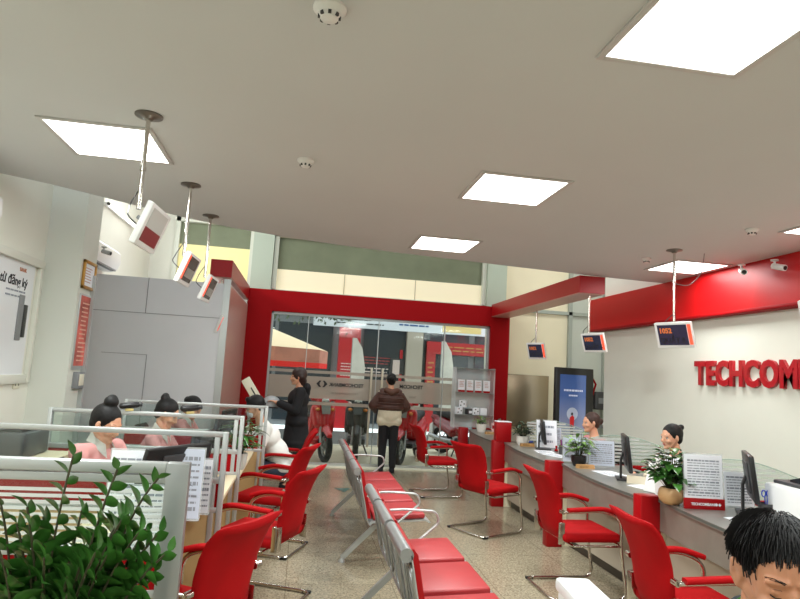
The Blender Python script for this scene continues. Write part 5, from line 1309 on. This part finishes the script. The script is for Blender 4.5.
rows(MB(), .34, .05, 1, AT(-.03, 1.5), 3, .001, table=True).build('headline_print', AWH, r); rows(MB(), .16, .04, 1, AT(-.03, 1.42), 5, .001, table=True).build('headline_print', AWH, r)
MB().cyl((-.04, -.0435, 1.13), (-.04, -.0445, 1.13), .1, n=28).build('pale_disc_picture', mat('advert_disc', (176, 184, 206), .5, emit=(176, 184, 206), es=.2), r)
g = MB(); g.ell((-.045, -.046, 1.13), (.02, .003, .024), n=2); g.tube([(-.07, -.046, .86), (-.05, -.046, .96), (-.03, -.046, .87), (-.02, -.046, .7)], .012, 6); g.tube([(-.05, -.046, .95), (-.06, -.046, .7)], .014, 6); g.build('figure_legs_picture', mat('advert_dark', (50, 52, 66), .5), r)
MB().prism([(-.08, .93), (-.01, .93), (-.005, 1.08), (-.04, 1.11), (-.085, 1.07)], 'y', -.048, -.045).build('figure_coat_picture', mat('advert_red', (190, 24, 30), .5, emit=(190, 20, 26), es=.3), r)
# things behind the display by the grey pane
for nm, lb, loc, bx_, m in (('hanging_bag', 'black bag with a red strap hanging on the rear right pane', (5.12, 10.4, 1.6), (-.09, .09, -.06, .06, -.2, .2), BLACK), ('alarm_box', 'beige wall box right of the advert display', (5.1, 10.5, 1.27), (-.08, .08, -.05, .05, -.12, .12), mat('beige_plastic', (190, 182, 168), .5)), ('control_box', 'dark control box right of the beige wall box', (5.4, 10.5, 1.33), (-.12, .12, -.08, .08, -.16, .16), DGREY)):
    r = thing(nm, lb, nm.split('_')[-1], loc); MB().box(*bx_, bev=.015).build('body', m, r)
    if nm == 'hanging_bag': MB().tube([(.06, 0, .18), (.16, 0, .02), (.08, 0, -.22)], .02, 8).build('strap', REDS, r)
    else: MB().box(-.05, .05, bx_[2]-.006, bx_[2], -.05, .05).build('front_plate', MGREY, r)
r = thing('rear_desk', 'small white stand behind the brown-haired receptionist, right of the display', 'stand', (5.15, 10.0, 0)); MB().box(-.25, .3, -.2, .2, .95, 1.0).build('top', PAPER, r); l_ = MB(); l_.tube(fillet([(-.2, -.15, 0), (-.2, -.15, .9), (.2, -.15, .9), (.2, -.15, 0)], .05), .015, 8); l_.build('leg_frame', MGREY, r)
# white box corner in the foreground
r = thing('queue_kiosk', 'white top corner of a kiosk with a grey side panel, at the bottom edge', 'kiosk', (.86, 1.63, 0), -.1)
MB().box(-.055, .055, -.25, .25, .96, 1.0, bev=.012).build('top', mat('white_gloss_plastic', (236, 238, 240), .3), r); MB().box(-.048, .048, -.24, .24, 0, .965, bev=.01).build('body', WHITE, r); MB().box(-.052, -.046, -.2, .2, .3, .92).build('grey_panel', MGREY, r)
# floor sticker
r = MB(); r.prism([(.55, 8.55), (.78, 8.6), (.68, 8.3)], 'z', .001, .003); tag(r.build('floor_sticker', mat('teal_sticker', (60, 100, 92), .4)), 'teal triangular sticker on the floor left of the farther bench', 'sticker')
# ------------------------------------------------------------------ world, camera
wd = bpy.data.worlds.new('world'); sc.world = wd; wd.use_nodes = True
bg = wd.node_tree.nodes['Background']; bg.inputs['Color'].default_value = srgb(222, 230, 238); bg.inputs['Strength'].default_value = 3.0
cd = bpy.data.cameras.new('camera'); cam = bpy.data.objects.new('camera', cd); col.objects.link(cam); sc.camera = cam
F_, yaw, pitch, roll = 605.28, .15222, .12250, .058301
cd.sensor_width = 36; cd.lens = F_/800*36; cd.clip_start = .05; cd.clip_end = 200
f = V((math.sin(yaw)*math.cos(pitch), math.cos(yaw)*math.cos(pitch), math.sin(pitch)))
r0 = V((math.cos(yaw), -math.sin(yaw), 0)); u0 = r0.cross(f)
rr = r0*math.cos(roll)+u0*math.sin(roll); uu = -r0*math.sin(roll)+u0*math.cos(roll)
Mc = Matrix((rr, uu, -f)).transposed().to_4x4(); Mc.translation = V((0, 0, 1.6)); cam.matrix_world = Mc
sc.view_settings.view_transform = 'Standard'; sc.view_settings.look = 'None'; sc.view_settings.exposure = 0.0
sc.cycles.use_denoising = True; sc.cycles.max_bounces = 10; sc.cycles.transparent_max_bounces = 24
sc.cycles.sample_clamp_indirect = 4
